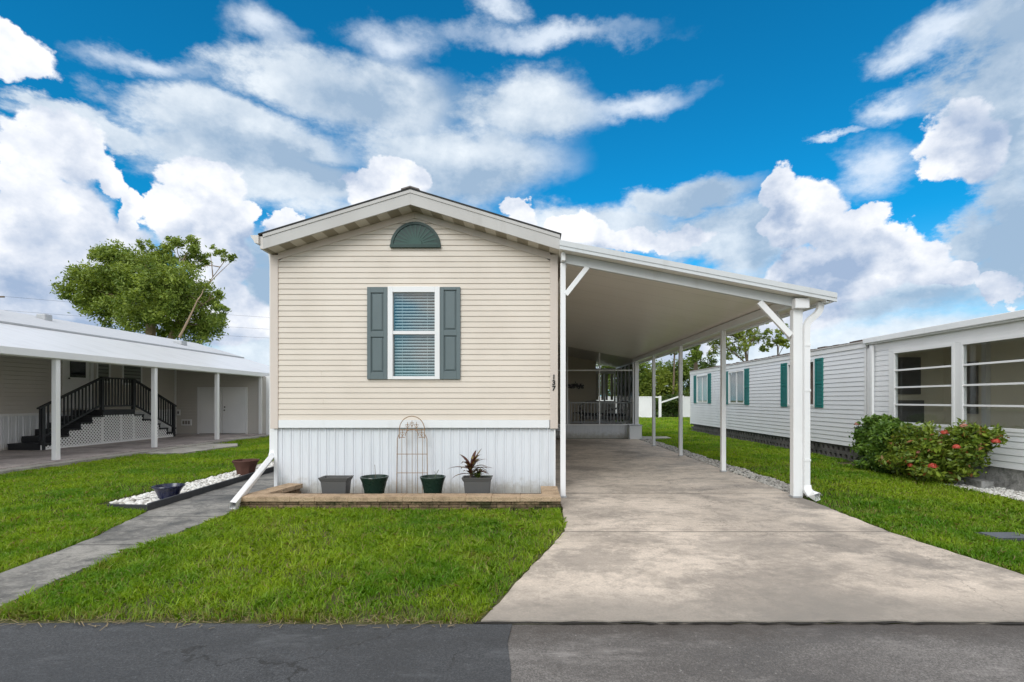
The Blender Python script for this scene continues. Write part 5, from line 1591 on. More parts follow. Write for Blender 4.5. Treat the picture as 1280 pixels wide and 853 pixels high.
def build_right():
    X = 7.5
    H = empty('trailer_home', (X, 17.4, 0), 'white lap-sided trailer home with flat roof and teal shutters beyond the lawn', 'mobile home')
    wins = [(21.3, 22.7, 1.30, 2.50, 'curtain'), (17.7, 19.1, 1.28, 2.48, 'curtain_grey'), (13.35, 14.75, 1.25, 2.48, 'curtain_brown')]
    ya, yb = 11.32, 23.6
    mb = MB()
    siding(mb, lambda u, z, o: (X - o, u, z), 0.35, 2.60, 0.107, lambda z: ya + .08, lambda z: yb - .05, [(a + .03, b - .03, c + .03, d - .03) for a, b, c, d, _ in wins], depth=0.022)
    mb.build('wall', MAT['white_siding'], H)
    mb = MB(); siding(mb, lambda u, z, o: (u, yb + o, z), 0.35, 2.6, 0.107, lambda z: X + .05, lambda z: X + 3.6)
    mb.build('end_wall', MAT['white_siding'], H)
    m = MB(); m.box(X - .022, X + .06, ya, ya + .08, 0.33, 2.60); m.box(X - .022, X + .06, yb - .06, yb + .03, 0.33, 2.60)
    m.build('corner_trim', MAT['white'], H, bevel=0.004)
    MB().box(X - .035, X + .02, ya, yb + .03, 2.585, 2.70).build('eave_band', MAT['white'], H, bevel=0.004)
    m = MB().box(X - .055, X + 3.7, ya - .02, yb + .06, 2.701, 2.735); m.build('roof', MAT['fascia'], H, bevel=0.003)
    # ragged tar edge, leaf litter on the roof edge
    tr = MB(); y = ya + .1; rr = random.Random(2)
    while y < yb:
        l = rr.uniform(.08, .35); h = rr.uniform(.008, .04)
        tr.box(X - .05, X + .25, y, y + l, 2.736, 2.736 + h); y += l + rr.uniform(0, .12)
    tr.build('roof_tar_edge', MAT['tar'], H)
    # vented block foundation
    m = MB()
    z0 = 0.0
    for r_ in range(2):
        za, zb = 0.0 + r_ * .165, 0.165 + r_ * .165
        m.box(X + .02, X + .10, ya, yb, za, za + .04)
        m.box(X + .02, X + .10, ya, yb, zb - .035, zb - .001)
        y = ya + (.1 if r_ else 0)
        while y < yb - .3:
            m.box(X + .02, X + .10, y, y + .10, za + .04, zb - .035); y += .21
    m.build('foundation', MAT['block'], H)
    MB().box(X + .15, X + .2, ya, yb, 0, .33).build('block_hole_shade', MAT['dark_room'], H)  # near-black backing paints the shade inside the block holes
    for a, b, c, d, cur in wins:
        m = MB(); frame_yz(m, X - .035, X + .05, a, b, c, d, .055)
        w = m.build('window', MAT['white'], H, bevel=0.003)
        mid = a + (b - a) * .5
        MB().box(X - .015, X + .03, mid - .022, mid + .022, c + .056, d - .056).build('mullion', MAT['white'], w)
        MB().box(X + .0, X + .004, a + .056, b - .056, c + .056, d - .056).build('pane', MAT['glass'], w)
        m = MB(); n = 34; pts = [(a + .02 + (b - a - .04) * i / n, X + .09 + .022 * (-1) ** i) for i in range(n + 1)]
        for (p, q), (r_, s) in zip(pts, pts[1:]): m.quad((q, p, c - .05), (s, r_, c - .05), (s, r_, d + .05), (q, p, d + .05))
        m.build('curtain', MAT[cur], w)
        for (p, q) in ((a - .38, a - .02), (b + .02, b + .38)):
            m = MB(); xf = X - .038
            zz0, zz1 = c - .02, d + .02
            frame_yz(m, xf, X - .002, p, q, zz0, zz1, .05)
            m.box(xf, X - .002, p + .05, q - .05, (zz0 + zz1) / 2 - .03, (zz0 + zz1) / 2 + .03)
            m.box(X - .022, X - .003, p + .05, q - .05, zz0 + .05, zz1 - .05)
            k = zz0 + .07
            while k < zz1 - .08:
                if abs(k - (zz0 + zz1) / 2) > .05:
                    m.hexa([(X - .034, p + .05, k), (X - .022, p + .05, k + .02), (X - .022, q - .05, k + .02), (X - .034, q - .05, k)],
                           [(X - .032, p + .05, k + .004), (X - .020, p + .05, k + .024), (X - .020, q - .05, k + .024), (X - .032, q - .05, k + .004)])
                k += .035
            m.build('shutter', MAT['teal'], H)
    MB().box(X + 3.5, X + 3.55, ya, yb, 0, 2.7).build('back_wall', MAT['white_siding'], H)

    # glazed addition
    A = empty('sunroom', (X, 7.6, 0), 'white sunroom addition with big horizontal-bar windows behind the flowering shrubs', 'sunroom')
    ya, yb = 2.5, 11.25
    zw0, zw1 = 0.93, 2.43
    groups = [(8.98, 10.50), (7.28, 8.86), (5.6, 7.16), (3.9, 5.48)]
    mb = MB()
    siding(mb, lambda u, z, o: (X - o, u, z), 0.36, zw0 - .06, 0.107, lambda z: ya, lambda z: yb - .17)
    siding(mb, lambda u, z, o: (X - o, u, z), zw0 - .06 + .0, 2.50, 0.107, lambda z: 10.62, lambda z: yb - .17)
    mb.build('wall', MAT['white_siding'], A)
    m = MB(); m.box(X - .05, X + .05, yb - .165, yb, 0.30, 2.55); m.build('corner_trim', MAT['white'], A, bevel=0.006)
    m = MB(); m.sweep(round_path([(X - .075, yb - .20, 2.60), (X - .075, yb - .20, 0.15)], .05), SQ(.05, .06), up=(0, 1, .1)); m.build('downspout', MAT['white'], A)
    m = MB(); m.box(X - .012, X + .03, ya, yb, 2.50, 2.63); m.build('header', MAT['white'], A, bevel=0.003)
    m = MB(); m.box(X - .09, X + 3.4, ya, yb + .02, 2.631, 2.76); m.build('roof', MAT['white_metal'], A, bevel=0.012)
    m = MB(); m.box(X - .13, X - .091, ya, yb + .03, 2.66, 2.775); m.build('fascia', MAT['white_metal'], A, bevel=0.01)
    m = MB(); m.box(X - .02, X + .06, ya, 10.62, zw0 - .058, zw0); m.build('window_sill', MAT['white'], A, bevel=0.005)
    m = MB(); m.box(X - .02, X + .05, ya, 10.62, zw1, 2.499); m.build('window_head', MAT['white'], A, bevel=0.003)
    for i, (a, b) in enumerate(groups):
        m = MB(); f = .055
        frame_yz(m, X - .03, X + .05, a, b, zw0, zw1, f)
        w = m.build('window', MAT['white'], A, bevel=0.003)
        for k in (1, 2, 3):
            z = zw0 + f + (zw1 - zw0 - 2 * f) * k / 4
            MB().box(X - .02, X + .02, a + f, b - f, z - .017, z + .017).build('glazing_bar', MAT['white'], w, bevel=0.003)
        MB().box(X + .0, X + .004, a + f, b - f, zw0 + f, zw1 - f).build('pane', MAT['glass'], w)
    m = MB()
    for a, b in [(10.50, 10.62)] + [(groups[i + 1][1], groups[i][0]) for i in range(3)]:
        m.box(X - .022, X + .05, a, b, zw0 + .001, zw1 - .001)
    m.box(X - .022, X + .05, ya, 3.9, zw0 + .001, zw1 - .001)
    m.build('window_post', MAT['white'], A, bevel=0.003)
    m = MB(); m.box(X + .03, X + .12, ya, yb, 0, .358); m.build('foundation', MAT['foundation'], A)
    # the room behind the glass
    m = MB(); m.box(X + 1.5, X + 1.55, ya, yb, 0.4, 2.6); m.build('room_wall', MAT['beige_room'], A)
    m = MB(); m.box(X + .1, X + 3.3, ya, yb, .37, .40); m.build('room_floor', plain('room_floor', (0.55, 0.50, 0.42), 0.7), A)
    m = MB(); m.box(X + .05, X + 3.3, yb - .16, yb - .12, 0.4, 2.6); m.build('room_end_wall', MAT['beige_room'], A)
    for q in ((X + 1.42, X + 1.49, 10.22, 10.62, 1.15, 2.2), (X + .42, X + .98, yb - .20, yb - .165, 1.55, 2.35), (X + .50, X + 1.05, yb - .20, yb - .165, .5, 1.42)):
        MB().box(*q).build('inner_window', plain('dim_inner_window', (0.12, 0.12, 0.12), 0.5), A)
    m = MB(); m.box(X + 1.42, X + 1.49, 7.0, 7.1, .4, 2.6); m.box(X + 1.42, X + 1.49, 9.0, 9.08, .4, 2.4); m.box(X + 1.40, X + 1.49, 9.95, 10.05, .4, 2.6); m.build('inner_post', MAT['white'], A)
    m = MB(); n = 60; pts = [(4.0 + 4.9 * i / n, X + 1.38 + .03 * (-1) ** i) for i in range(n + 1)]
    for (p, q), (r_, s) in zip(pts, pts[1:]): m.quad((q, p, .45), (s, r_, .45), (s, r_, 1.35), (q, p, 1.35))
    m.build('half_curtain', MAT['curtain'], A)


build_right()
cb = MB().box(-.2, .2, -.09, .09, 0, .12)
o = cb.build('concrete_block', MAT['foundation'], bevel=0.01, origin=(0, 0, 0)); o.location = (7.30, 8.30, 0.02); o.rotation_euler = (0, 0, 1.45)
tag(o, 'loose stained concrete block lying in the pale gravel by the sunroom foundation', 'block')


# ------------------------------------------------------------------ leaves, shrubs, trees
def leaf_cloud(lobes, n, size, flat=0.5, shell=0.55, seed=1, aspect=0.45, up=0.0, clump=0):
    """small four-cornered leaves filled into ellipsoid lobes, denser near their surface"""
    r = np.random.default_rng(seed)
    lobes = np.array(lobes, float)
    if lobes.shape[1] == 5: lobes = np.column_stack([lobes[:, :4], lobes[:, 4], lobes[:, 4]])  # x y z rx ry(z)
    w = (lobes[:, 3] * lobes[:, 4] * lobes[:, 5]) ** (0.67)
    idx = r.choice(len(lobes), n, p=w / w.sum())
    d = r.normal(0, 1, (n, 3)); d /= np.linalg.norm(d, axis=1)[:, None]
    rad = np.where(r.random(n) < shell, r.uniform(0.78, 1.04, n), r.uniform(0, 1, n) ** 0.5)
    if clump:
        # pull leaves toward twig ends so that gaps open between clumps
        kc = r.normal(0, 1, (clump * len(lobes), 3)); kc /= np.linalg.norm(kc, axis=1)[:, None]
        kr = r.uniform(0.45, 1.0, clump * len(lobes))
        j = idx * clump + r.integers(0, clump, n)
        pos = kc[j] * kr[j][:, None] + r.normal(0, 0.16, (n, 3))
    else:
        pos = d * rad[:, None]
    P = lobes[idx, :3] + pos * lobes[idx, 3:6]
    a = r.normal(0, 1, (n, 3)); a[:, 2] *= flat; a[:, 2] += up
    a /= np.linalg.norm(a, axis=1)[:, None]
    b = r.normal(0, 1, (n, 3)); b -= (b * a).sum(1)[:, None] * a; b /= np.linalg.norm(b, axis=1)[:, None]
    s = size * r.uniform(0.6, 1.35, n)[:, None]
    return np.stack([P - a * s, P + b * s * aspect - a * s * .1, P + a * s, P - b * s * aspect - a * s * .1], 1)


def limb(mb, a, b, r0, r1, bend=0.12, seed=0, n=6, seg=7):
    rr = random.Random(seed)
    a, b = Vector(a), Vector(b)
    L = (b - a).length
    off = Vector((rr.uniform(-1, 1), rr.uniform(-1, 1), rr.uniform(-.4, .6))) * L * bend
    pts = [a.lerp(b, i / n) + off * math.sin(math.pi * i / n) for i in range(n + 1)]
    mb.tube(pts, r0, seg, r2=r1)
    return pts


def big_tree():
    Y = 30
    K = empty('oak_tree', (-22.3, Y, 0), 'big wind-swept green tree rising behind the grey neighbour house', 'tree')
    def W(px, py, rpx, dy=0, k=1.0):
        c = at(px, py, Y + dy); r_ = rpx * (Y + dy) / 640
        return (c.x, c.y, c.z, r_, r_ * 1.1, r_ * 0.88 * k)
    dense = [W(112, 358, 28), W(138, 338, 30, -1), W(150, 365, 34, 1), W(175, 345, 34, -1.5), W(128, 385, 26), W(165, 392, 30, -1), W(190, 375, 34, -2), W(205, 352, 26, 1),
             W(230, 350, 28, -1), W(238, 372, 26, 1), W(222, 392, 32, -1), W(245, 402, 30), W(262, 410, 20, 1), W(188, 328, 18), W(198, 408, 17, 1), W(150, 322, 20, -.5), W(100, 350, 16)]
    sparse = [W(205, 318, 17), W(235, 310, 18), W(245, 325, 15, 1), W(270, 318, 10), W(284, 322, 8), W(268, 372, 14), W(275, 390, 13, -1), W(185, 312, 12), W(130, 318, 14), W(95, 368, 15), W(225, 332, 16), W(293, 322, 5), W(215, 300, 7), W(238, 299, 7)]
    m = foliage_mat('oak_leaves', (0.075, 0.14, 0.022), (0.34, 0.42, 0.08), 0.3, 0.5, 0.9)
    V = np.concatenate([leaf_cloud(dense, 52000, 0.105, 0.8, 0.5, 11, 0.36, 0.25, clump=22), leaf_cloud(sparse, 8500, 0.10, 0.8, 0.3, 12, 0.36, 0.25, clump=8)])
    np_faces('crown', V, m, K)
    t = MB()
    base = Vector((-22.1, Y, 0))
    pts = limb(t, base, at(189, 395, Y), 0.42, 0.24, 0.02, 1)
    for i, (px, py, dy, r0) in enumerate(((150, 360, 1, .17), (118, 362, 0, .13), (175, 345, -1, .14), (195, 325, 0, .13), (165, 390, -1, .12))):
        q = limb(t, pts[-1], at(px, py, Y + dy), r0, .03, .1, 10 + i)
        for j in range(3): limb(t, q[3 + j % 3], Vector(q[4]) + Vector((random.uniform(-1.5, 1.5), random.uniform(-1, 1), random.uniform(0, 1.4))), .05, .012, .15, 40 + i * 5 + j, 4, 5)
    q2 = limb(t, pts[3], at(222, 405, Y), 0.24, 0.18, .06, 20)
    for i, (px, py, dy, r0) in enumerate(((240, 372, 1, .10), (262, 408, 0, .08), (236, 312, 0, .07), (284, 322, 0, .022), (268, 372, -1, .07))):
        q = limb(t, q2[-1], at(px, py, Y + dy), r0, .02, .1, 30 + i)
        for j in range(3): limb(t, q[3 + j % 3], Vector(q[5]) + Vector((random.uniform(-1, 1), random.uniform(-1, 1), random.uniform(-.2, 1.0))), .035, .01, .15, 70 + i * 5 + j, 4, 5)
    t.build('trunk', MAT['bark_pale'], K, smooth=True)
    b = MB(); limb(b, at(224, 422, Y - 2.6), at(247, 375, Y - 2.2), .065, .03, .03, 5); limb(b, at(247, 375, Y - 2.2), at(254, 362, Y - 1.4), .035, .012, .05, 6)
    b.build('bare_limb', MAT['bark_pale'], K, smooth=True)


big_tree()


def tree(name, label, x, y, crown, trunk, leaf, n, size, mat, seed, group=None, clump=10, bark='wood_trunk'):
    """trunk: (height, radius); crown: lobes relative to (x, y)"""
    K = empty(name, (x, y, 0), label, 'tree' if 'tree' in name else 'shrub', group)
    L = [(x + a, y + b, c, r_, r_, rz) for a, b, c, r_, rz in crown]
    np_faces('crown', leaf_cloud(L, n, size, 0.7, 0.5, seed, 0.45, 0.2, clump=clump), mat, K)
    t = MB(); h, r0 = trunk
    pts = limb(t, (x, y, 0), (x + random.uniform(-.3, .3), y, h), r0, r0 * .55, .03, seed)
    for i, l in enumerate(L):
        limb(t, pts[3 + i % 4], l[:3], r0 * .38, r0 * .06, .10, seed + i, 5, 6)
    t.build('trunk', MAT[bark], K, smooth=True)
    return K


fg = foliage_mat('hedge_leaves', (0.055, 0.105, 0.015), (0.22, 0.30, 0.045), 0.3, 0.5, 0.5)
fy = foliage_mat('yellow_green_leaves', (0.10, 0.16, 0.02), (0.34, 0.40, 0.07), 0.4, 0.5, 0.8)
fd = foliage_mat('dark_leaves', (0.025, 0.055, 0.012), (0.10, 0.15, 0.028), 0.25, 0.5, 0.7)
big = [(0, 0, 3.9, 1.7, 1.3), (-1.1, 0, 2.9, 1.5, 1.4), (1.2, .3, 3.0, 1.5, 1.4), (.2, 0, 1.5, 2.0, 1.3), (-.9, .2, 4.3, .9, .7), (.9, -.2, 4.5, .8, .7)]
def grow(k, dz=0): return [(a * k, b_, max(.9, c * k + dz), r_ * k, z_ * k) for a, b_, c, r_, z_ in big]
back = [
    ('leafy_tree', 'dense green tree just past the corner post of the screened porch', 9.0, 46, grow(1.05), (3, .14), fg, 9000),
    ('leafy_tree', 'bright green bushy tree rising above the white vinyl fence', 11.3, 45.5, grow(.82), (2.8, .12), fy, 7500),
    ('leafy_tree', 'mid-green tree behind the gap in the white fence', 13.3, 47, grow(.98), (2.8, .12), fg, 8500),
    ('leafy_tree', 'dark green tree beside the end wall of the white trailer home', 16.0, 48, grow(1.08), (3, .14), fd, 8000),
    ('leafy_tree', 'lower dark undergrowth tree behind the sloping fence rail', 12.4, 43.4, [(0, 0, 1.1, 1.3, 1.0), (1.0, 0, 1.0, .9, .9), (-1.0, 0, .9, .9, .8)], (1, .08), fd, 4200),
    ('leafy_tree', 'wide green tree partly hidden by the screened porch', 6.0, 47, grow(1.1), (3, .14), fg, 5200),
]
for i, (nm, lb, x, y, cr, tr, mt, n) in enumerate(back):
    tree(nm, lb, x, y, cr, tr, None, n, 0.12, mt, 100 + i * 7, 'trees beyond the white fence', 20)

# tall, thin-leaved trees whose crowns show between the carport and the trailer roof
def open_tree(label, bx, Y, trunk_px, tips, leaf_n, mat, seed, r0=.16, size=.085):
    K = empty('slender_tree', (bx, Y, 0), label, 'tree', 'open-crowned trees behind the trailer home')
    t = MB()
    top = at(*trunk_px, Y)
    pts = limb(t, (bx, Y, 0), top, r0, r0 * .45, .02, seed)
    L = []
    for i, (px, py, rp) in enumerate(tips):
        dy = random.uniform(-1.5, 1.5); c = at(px, py, Y + dy); r_ = rp * Y / 640
        q = limb(t, pts[-1 - (i % 3)], c, r0 * .35, .02, .10, seed + i, 6, 6)
        for j in range(3): limb(t, q[3 + j], c + Vector((random.uniform(-1, 1), random.uniform(-1, 1), random.uniform(-.7, .9))) * r_, .022, .006, .1, seed + i * 9 + j, 4, 5)
        for k in range(5):
            o_ = Vector((random.uniform(-1, 1), random.uniform(-1, 1), random.uniform(-.8, .8))) * r_ * .9
            L.append((c.x + o_.x, c.y + o_.y, c.z + o_.z, r_ * .62, r_ * .62, r_ * .5))
    t.build('trunk', MAT['wood_trunk'], K, smooth=True)
    np_faces('crown', leaf_cloud(L, int(leaf_n * 1.9), size, 0.7, 0.3, seed, 0.42, 0.2, clump=13), mat, K)


open_tree('ivy-wrapped tree with thick dark trunk just over the far end of the trailer roof', 12.1, 36, (869, 415, ), [(866, 432, 9), (870, 418, 8), (868, 446, 9), (862, 408, 8), (880, 405, 9), (890, 412, 9), (858, 436, 7), (853, 424, 7)], 4200, fg, 201, .22)
open_tree('thin bare-branched tree seen between the white carport posts', 12.6, 45, (843, 425), [(846, 418, 5), (835, 430, 5), (838, 418, 4), (850, 408, 4), (842, 440, 5)], 420, fd, 220, .12)
open_tree('airy yellow-green tree with sky showing through, above the trailer roof', 16.5, 38, (930, 425), [(905, 420, 12), (925, 405, 14), (940, 412, 13), (948, 425, 10), (915, 432, 11), (932, 428, 12), (900, 405, 10), (952, 400, 9), (890, 425, 8), (912, 418, 12), (938, 398, 10), (918, 442, 10), (888, 438, 9)], 4200, fy, 240, .13)
open_tree('sparse light tree beside the big front post of the carport', 19.5, 39, (972, 432), [(965, 422, 9), (982, 430, 8), (978, 412, 7), (960, 435, 7)], 1500, fy, 260, .10)


def ixora(label, cx, cy, lobes, n, seed, mat, flowers):
    K = empty('flowering_shrub', (cx, cy, 0), label, 'shrub', 'shrubs along the sunroom wall')
    np_faces('foliage', leaf_cloud(lobes, n, 0.045, 0.7, 0.6, seed, 0.42, 0.25, clump=22), mat, K)
    t = MB(); rr = random.Random(seed)
    for i in range(16):
        l = rr.choice(lobes)
        limb(t, (cx + rr.uniform(-.12, .12), cy + rr.uniform(-.3, .3), 0), (l[0] + rr.uniform(-.2, .2), l[1] + rr.uniform(-.25, .25), l[2] + rr.uniform(-.2, .2)), .014, .004, .1, seed + i, 5, 5)
    t.build('stems', MAT['wood_trunk'], K)
    for k, (fx, fy_, fz, fr, fm) in enumerate(flowers):
        r = np.random.default_rng(seed + k)
        nn = 90
        d = r.normal(0, 1, (nn, 3)); d[:, 2] = np.abs(d[:, 2]) * .8; d[:, 0] -= .4; d /= np.linalg.norm(d, axis=1)[:, None]
        P = np.array([fx, fy_, fz]) + d * fr * r.uniform(.75, 1, (nn, 1))
        a = np.cross(d, r.normal(0, 1, (nn, 3))); a /= np.linalg.norm(a, axis=1)[:, None]; b = np.cross(d, a)
        s = .017
        np_faces('flower_head', np.stack([P - a * s, P - b * s * .7, P + a * s, P + b * s * .7], 1), fm, K)


red = foliage_mat('ixora_red', (0.42, 0.035, 0.025), (0.62, 0.13, 0.08), 0.2, 0.5, 8)
pink = foliage_mat('ixora_fading', (0.42, 0.16, 0.12), (0.62, 0.32, 0.24), 0.2, 0.5, 8)
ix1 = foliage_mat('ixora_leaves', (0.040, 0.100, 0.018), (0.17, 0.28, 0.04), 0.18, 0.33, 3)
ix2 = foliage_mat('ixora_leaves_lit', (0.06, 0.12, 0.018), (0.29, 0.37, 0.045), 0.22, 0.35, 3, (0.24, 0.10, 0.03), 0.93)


def at_x(px, py, x):
    Y = (x * 640) / (px - 660)
    return Vector((x, Y, 1.43 - (py - 500) * Y / 640))


def fl(px, py, x, r, m):
    c = at_x(px, py, x); return (c.x, c.y, c.z, r, m)


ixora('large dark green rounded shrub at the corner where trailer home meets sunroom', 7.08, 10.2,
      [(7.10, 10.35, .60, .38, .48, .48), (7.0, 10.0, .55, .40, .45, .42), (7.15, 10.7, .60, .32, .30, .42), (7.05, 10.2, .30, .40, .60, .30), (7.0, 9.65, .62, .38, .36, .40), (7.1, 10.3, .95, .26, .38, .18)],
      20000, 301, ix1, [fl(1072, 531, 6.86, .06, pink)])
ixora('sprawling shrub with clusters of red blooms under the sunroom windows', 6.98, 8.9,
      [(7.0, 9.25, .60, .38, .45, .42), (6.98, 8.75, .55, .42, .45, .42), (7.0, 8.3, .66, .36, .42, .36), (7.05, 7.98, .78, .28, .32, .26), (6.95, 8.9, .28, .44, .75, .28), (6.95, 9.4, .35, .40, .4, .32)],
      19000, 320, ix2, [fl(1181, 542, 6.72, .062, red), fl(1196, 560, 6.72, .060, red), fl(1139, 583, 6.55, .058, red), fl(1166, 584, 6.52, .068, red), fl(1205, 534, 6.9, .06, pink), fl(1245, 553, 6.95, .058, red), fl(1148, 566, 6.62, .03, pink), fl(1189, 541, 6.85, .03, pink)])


# ------------------------------------------------------------------ white vinyl fence far behind
def fence():
    Y = 41.6
    F = empty('vinyl_fence', (10.5, Y, 0), 'white solid vinyl fence with a sloping top rail at the far edge of the lawn', 'fence')
    def panel(x0, x1):
        m = MB()
        x = x0
        while x < x1 - .05:
            m.box(x, min(x + .148, x1), Y, Y + .03, 0.04, 1.62); x += .15
        m.build('panel', MAT['white'], F)
        MB().box(x0, x1, Y - .02, Y + .05, 1.621, 1.70).build('top_rail', MAT['white'], F, bevel=.004)
        MB().box(x0, x1, Y - .02, Y + .05, 0.0, .10).build('bottom_rail', MAT['white'], F, bevel=.004)
    panel(3.0, 10.2); panel(12.6, 20.0)
    for x in (3.0, 5.2, 7.5, 10.2, 12.6, 15.4, 17.8, 20.0):
        MB().box(x - .06, x + .06, Y - .045, Y + .08, 0, 1.78).build('post', MAT['white'], F, bevel=.01)
    m = MB().box(10.27, 10.615, Y - .02, Y + .04, 1.60, 1.70); m.build('gate_rail', MAT['white'], F)
    MB().box(10.62, 10.82, Y - .09, Y + .09, 0, 1.74).build('gate_post', MAT['white'], F, bevel=.01)
    MB().beam((10.83, Y, 1.22), (12.53, Y, 1.78), .05, .12).build('sloping_rail', MAT['white'], F)


fence()

# water meter lid in the lawn by the drive
ml = empty('meter_box', (4.95, 5.28, 0), 'dark water meter lid sunk in the lawn near the driveway', 'meter box')
MB().box(4.72, 5.16, 5.14, 5.42, 0.0, 0.030).build('collar', MAT['edging'], ml, bevel=0.006)
MB().box(4.75, 5.13, 5.17, 5.39, 0.0301, 0.038).build('lid', plain('meter_lid', (0.10, 0.11, 0.13), 0.55, var=0.4, scale=14), ml, bevel=0.004)

# overhead wires between two utility poles behind the houses
PL = []
for i, (x, y) in enumerate(((-46, 44), (14.5, 70))):
    p = empty('utility_pole', (x, y, 0), ['wooden utility pole far beyond the grey house roof', 'wooden utility pole hidden in the trees behind the home'][i], 'utility pole')
    MB().tube([(x, y, 0), (x, y, 11.5)], .16, 10, r2=.11).build('pole', MAT['wood_trunk'], p)
    MB().box(x - 1.1, x + 1.1, y - .16, y - .05, 10.2, 10.32).build('crossarm', MAT['wood_trunk'], p)
for k, (dz, lb) in enumerate(((10.4, 'topmost thin power line crossing the clouds behind the home'), (9.2, 'middle thin power line crossing the clouds behind the home'), (8.3, 'lowest thin power line crossing the clouds behind the home'))):
    a, b = Vector((-46, 44, dz)), Vector((14.5, 70, dz + 1.2))
    m = MB().tube([a.lerp(b, i / 30) - Vector((0, 0, 1.1 * math.sin(math.pi * i / 30))) for i in range(31)], .009, 4)
    tag(m.build('power_line', MAT['wire']), lb, 'power line', 'power lines')


# ------------------------------------------------------------------ grass
def pip(poly, P):
    x, y = P[:, 0], P[:, 1]; inside = np.zeros(len(P), bool)
    n = len(poly); j = n - 1
    for i in range(n):
        xi, yi = poly[i]; xj, yj = poly[j]
        c = ((yi > y) != (yj > y)) & (x < (xj - xi) * (y - yi) / (yj - yi + 1e-12) + xi)
        inside ^= c; j = i
    return inside


def vnoise(P, f, seed):
    r = np.random.default_rng(seed); g = r.random((64, 64))
    u, v = P[:, 0] * f, P[:, 1] * f
    i, j = np.floor(u).astype(int), np.floor(v).astype(int)
    a, b = u - i, v - j; a = a * a * (3 - 2 * a); b = b * b * (3 - 2 * b)
    G = lambda p, q: g[p % 64, q % 64]
    return (G(i, j) * (1 - a) + G(i + 1, j) * a) * (1 - b) + (G(i, j + 1) * (1 - a) + G(i + 1, j + 1) * a) * b


def blades(poly, dens, h0, w0, rnd, holes=(), spill=0.0):
    """bent four-corner blades; dens falls and width grows with distance from the street"""
    p = np.array(poly); x0, y0 = p.min(0); x1, y1 = p.max(0)
    out = []
    y = y0
    while y < y1:
        yy = min(y + 1.0, y1); mid = (y + yy) / 2
        k = min(1.0, (4.3 / max(mid, 3.3)) ** 1.25)
        n = int(dens * k * (x1 - x0) * (yy - y))
        P = np.column_stack([rnd.uniform(x0, x1, n), rnd.uniform(y, yy, n)])
        P = P[pip(poly, P)]
        for hpoly in holes: P = P[~pip(hpoly, P)]
        n = len(P)
        cl = vnoise(P, 1.3, 1) * .5 + vnoise(P, 4.1, 2) * .5
        cl2 = vnoise(P, 9.0, 3)
        thin = np.clip((vnoise(P, 0.8, 5) * .6 + vnoise(P, 2.6, 6) * .4 - .30) * 5, 0.35, 1)
        keep = rnd.random(n) < (0.30 + 0.95 * cl2) * thin
        P, cl = P[keep], cl[keep]; n = len(P)
        H = h0 * (0.50 + 0.95 * cl) * rnd.uniform(0.40, 1.4, n)
        W = w0 * rnd.uniform(.7, 1.3, n) / k ** 0.55
        az = rnd.uniform(0, 2 * np.pi, n); ln = rnd.uniform(0.15, 1.15, n) ** 1.0
        d = np.column_stack([np.cos(az), np.sin(az), np.zeros(n)]); s = np.column_stack([-np.sin(az), np.cos(az), np.zeros(n)])
        a2 = rnd.uniform(0, 2 * np.pi, n); s = np.column_stack([np.cos(a2), np.sin(a2), np.zeros(n)])
        B = np.column_stack([P, np.full(n, 0.0)])
        up = np.array([0, 0, 1.0])
        m = B + d * (H * ln * .35)[:, None] + up * (H * .62)[:, None]
        t = B + d * (H * ln * 1.05)[:, None] + up * (H * (1.05 - .35 * ln))[:, None]
        w = (s * W[:, None] * .5)
        out.append(np.stack([B - w * .7, B + w * .7, m + w, t, m - w], 1))
        y = yy
    return np.concatenate(out)


gr = np.random.default_rng(21)
FRONT = [(-3.52, 3.30), (-0.33, 3.26), (0.36, 5.45), (0.42, 5.7), (0.40, 6.53), (-3.66, 6.53), (-3.66, 4.1)]
LEFT = [(-9.96, 3.28), (-4.42, 3.28), (-4.27, 4.0), (-4.33, 4.5), (-4.46, 5.25), (-4.80, 6.44), (-5.90, 6.88), (-5.80, 12.4), (-5.05, 12.6), (-5.05, 21), (-9.96, 21)]
RIGHT = [(4.65, 3.29), (6.85, 3.29), (6.88, 9.6), (6.95, 11.6), (7.45, 11.9), (7.45, 24), (5.4, 24), (5.4, 18.8), (4.42, 18.2), (4.40, 7.6), (4.0, 7.4), (3.90, 5.4), (4.03, 4.15)]
FARR = [(4.1, 24.001), (14, 24.001), (14, 40), (4.1, 40)]
PORCH_SIDE = [(4.15, 19.7), (5.35, 19.7), (5.4, 24), (4.15, 24)]
g1 = blades(FRONT, 14000, 0.066, 0.0050, gr)
g2 = blades(LEFT, 9500, 0.060, 0.0052, gr, holes=[[(-9.97, 13.1), (-8.9, 13.2), (-8.65, 15.4), (-9.1, 16.3), (-9.97, 16.2)]])
g3 = blades(RIGHT, 10000, 0.054, 0.0052, gr, holes=[[(4.70, 5.10), (5.18, 5.10), (5.18, 5.46), (4.70, 5.46)]])
g4 = blades(FARR, 5500, 0.09, 0.008, gr)
g5 = blades(PORCH_SIDE, 4000, 0.07, 0.007, gr)
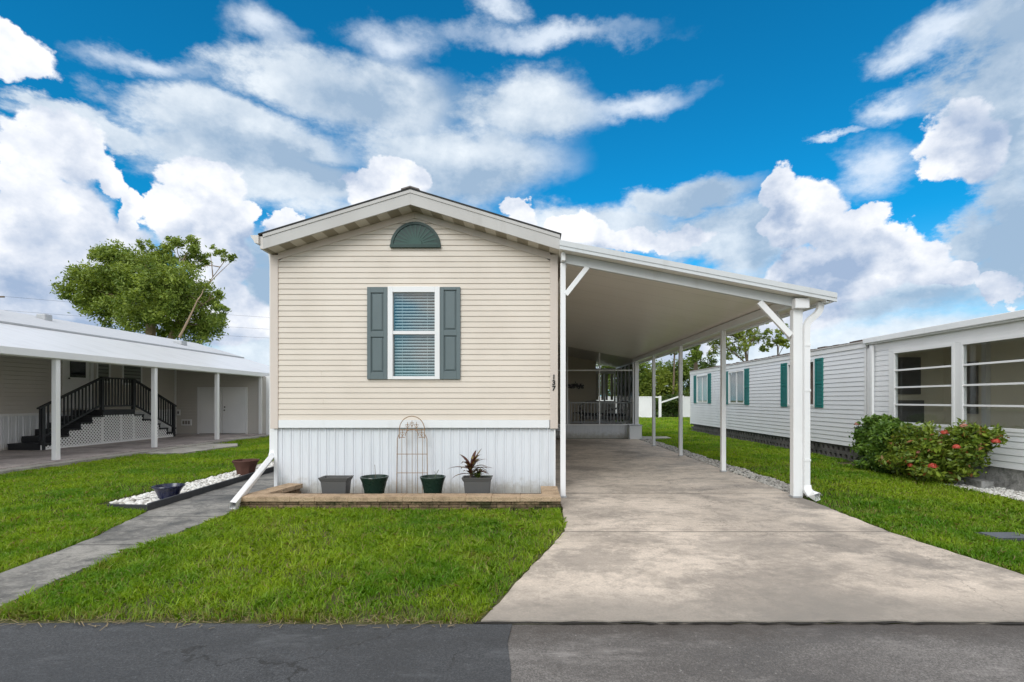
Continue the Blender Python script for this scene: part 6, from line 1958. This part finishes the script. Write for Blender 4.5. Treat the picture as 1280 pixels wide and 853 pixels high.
for V, lb in ((g1, 'lush mown green lawn in front of the stone planter'), (g2, 'green lawn between the long white carport and the walk'), (np.concatenate([g3, g4, g5]), 'green lawn between the driveway and the white trailer home')):
    o = np_faces('grass', V, MAT['grass'])
    tag(o, lb, 'grass', kind='stuff')
def tufts(polys, n, rnd):
    F = []
    while n > 0:
        poly = polys[rnd.integers(0, len(polys))]
        p = np.array(poly); q = np.array([[rnd.uniform(p[:, 0].min(), p[:, 0].max()), min(p[:, 1].max(), p[:, 1].min() + abs(rnd.normal(0, 3.5)))]])
        if not pip(poly, q)[0]: continue
        n -= 1
        s0 = rnd.uniform(.7, 1.3)
        for k in range(rnd.integers(5, 12)):
            F += strap_leaf((q[0, 0] + rnd.normal(0, .02), q[0, 1] + rnd.normal(0, .02), 0.0), rnd.uniform(0, 6.28), rnd.uniform(.07, .14) * s0, .009, rnd.uniform(.5, 1.4), rnd.uniform(.5, 1.8), n=4)
    return np.array([[list(v) for v in f] for f in F])


for V, lb in ((tufts([FRONT], 200, gr), 'coarser grass tufts standing out of the front lawn'), (tufts([LEFT, RIGHT], 260, gr), 'coarser grass tufts in the side lawns')):
    o = np_faces('grass_tufts', V, MAT['grass'])
    tag(o, lb, 'grass', kind='stuff')
# dry runners creeping over the asphalt and the concrete edges
n = 300
P = np.column_stack([gr.uniform(-4.2, -0.35, n), 3.28 + np.abs(gr.normal(0, .05, n)) * gr.choice([-1, 1], n, p=[.55, .45]), np.full(n, .016)])
az = gr.uniform(0, 6.28, n); l = gr.uniform(.02, .085, n)
d = np.column_stack([np.cos(az), np.sin(az), gr.uniform(0, .35, n)]) * l[:, None]; s = np.column_stack([-np.sin(az), np.cos(az), np.zeros(n)]) * .0022
o = np_faces('dry_grass', np.stack([P - d / 2 * [1, 1, 0] - s, P + d / 2 - s, P + d / 2 + s, P - d / 2 * [1, 1, 0] + s], 1), plain('straw', (0.24, 0.185, 0.10), 0.9, var=0.4, scale=30))
tag(o, 'dry straw-coloured runners along the edge of the asphalt', 'dry grass', kind='stuff')
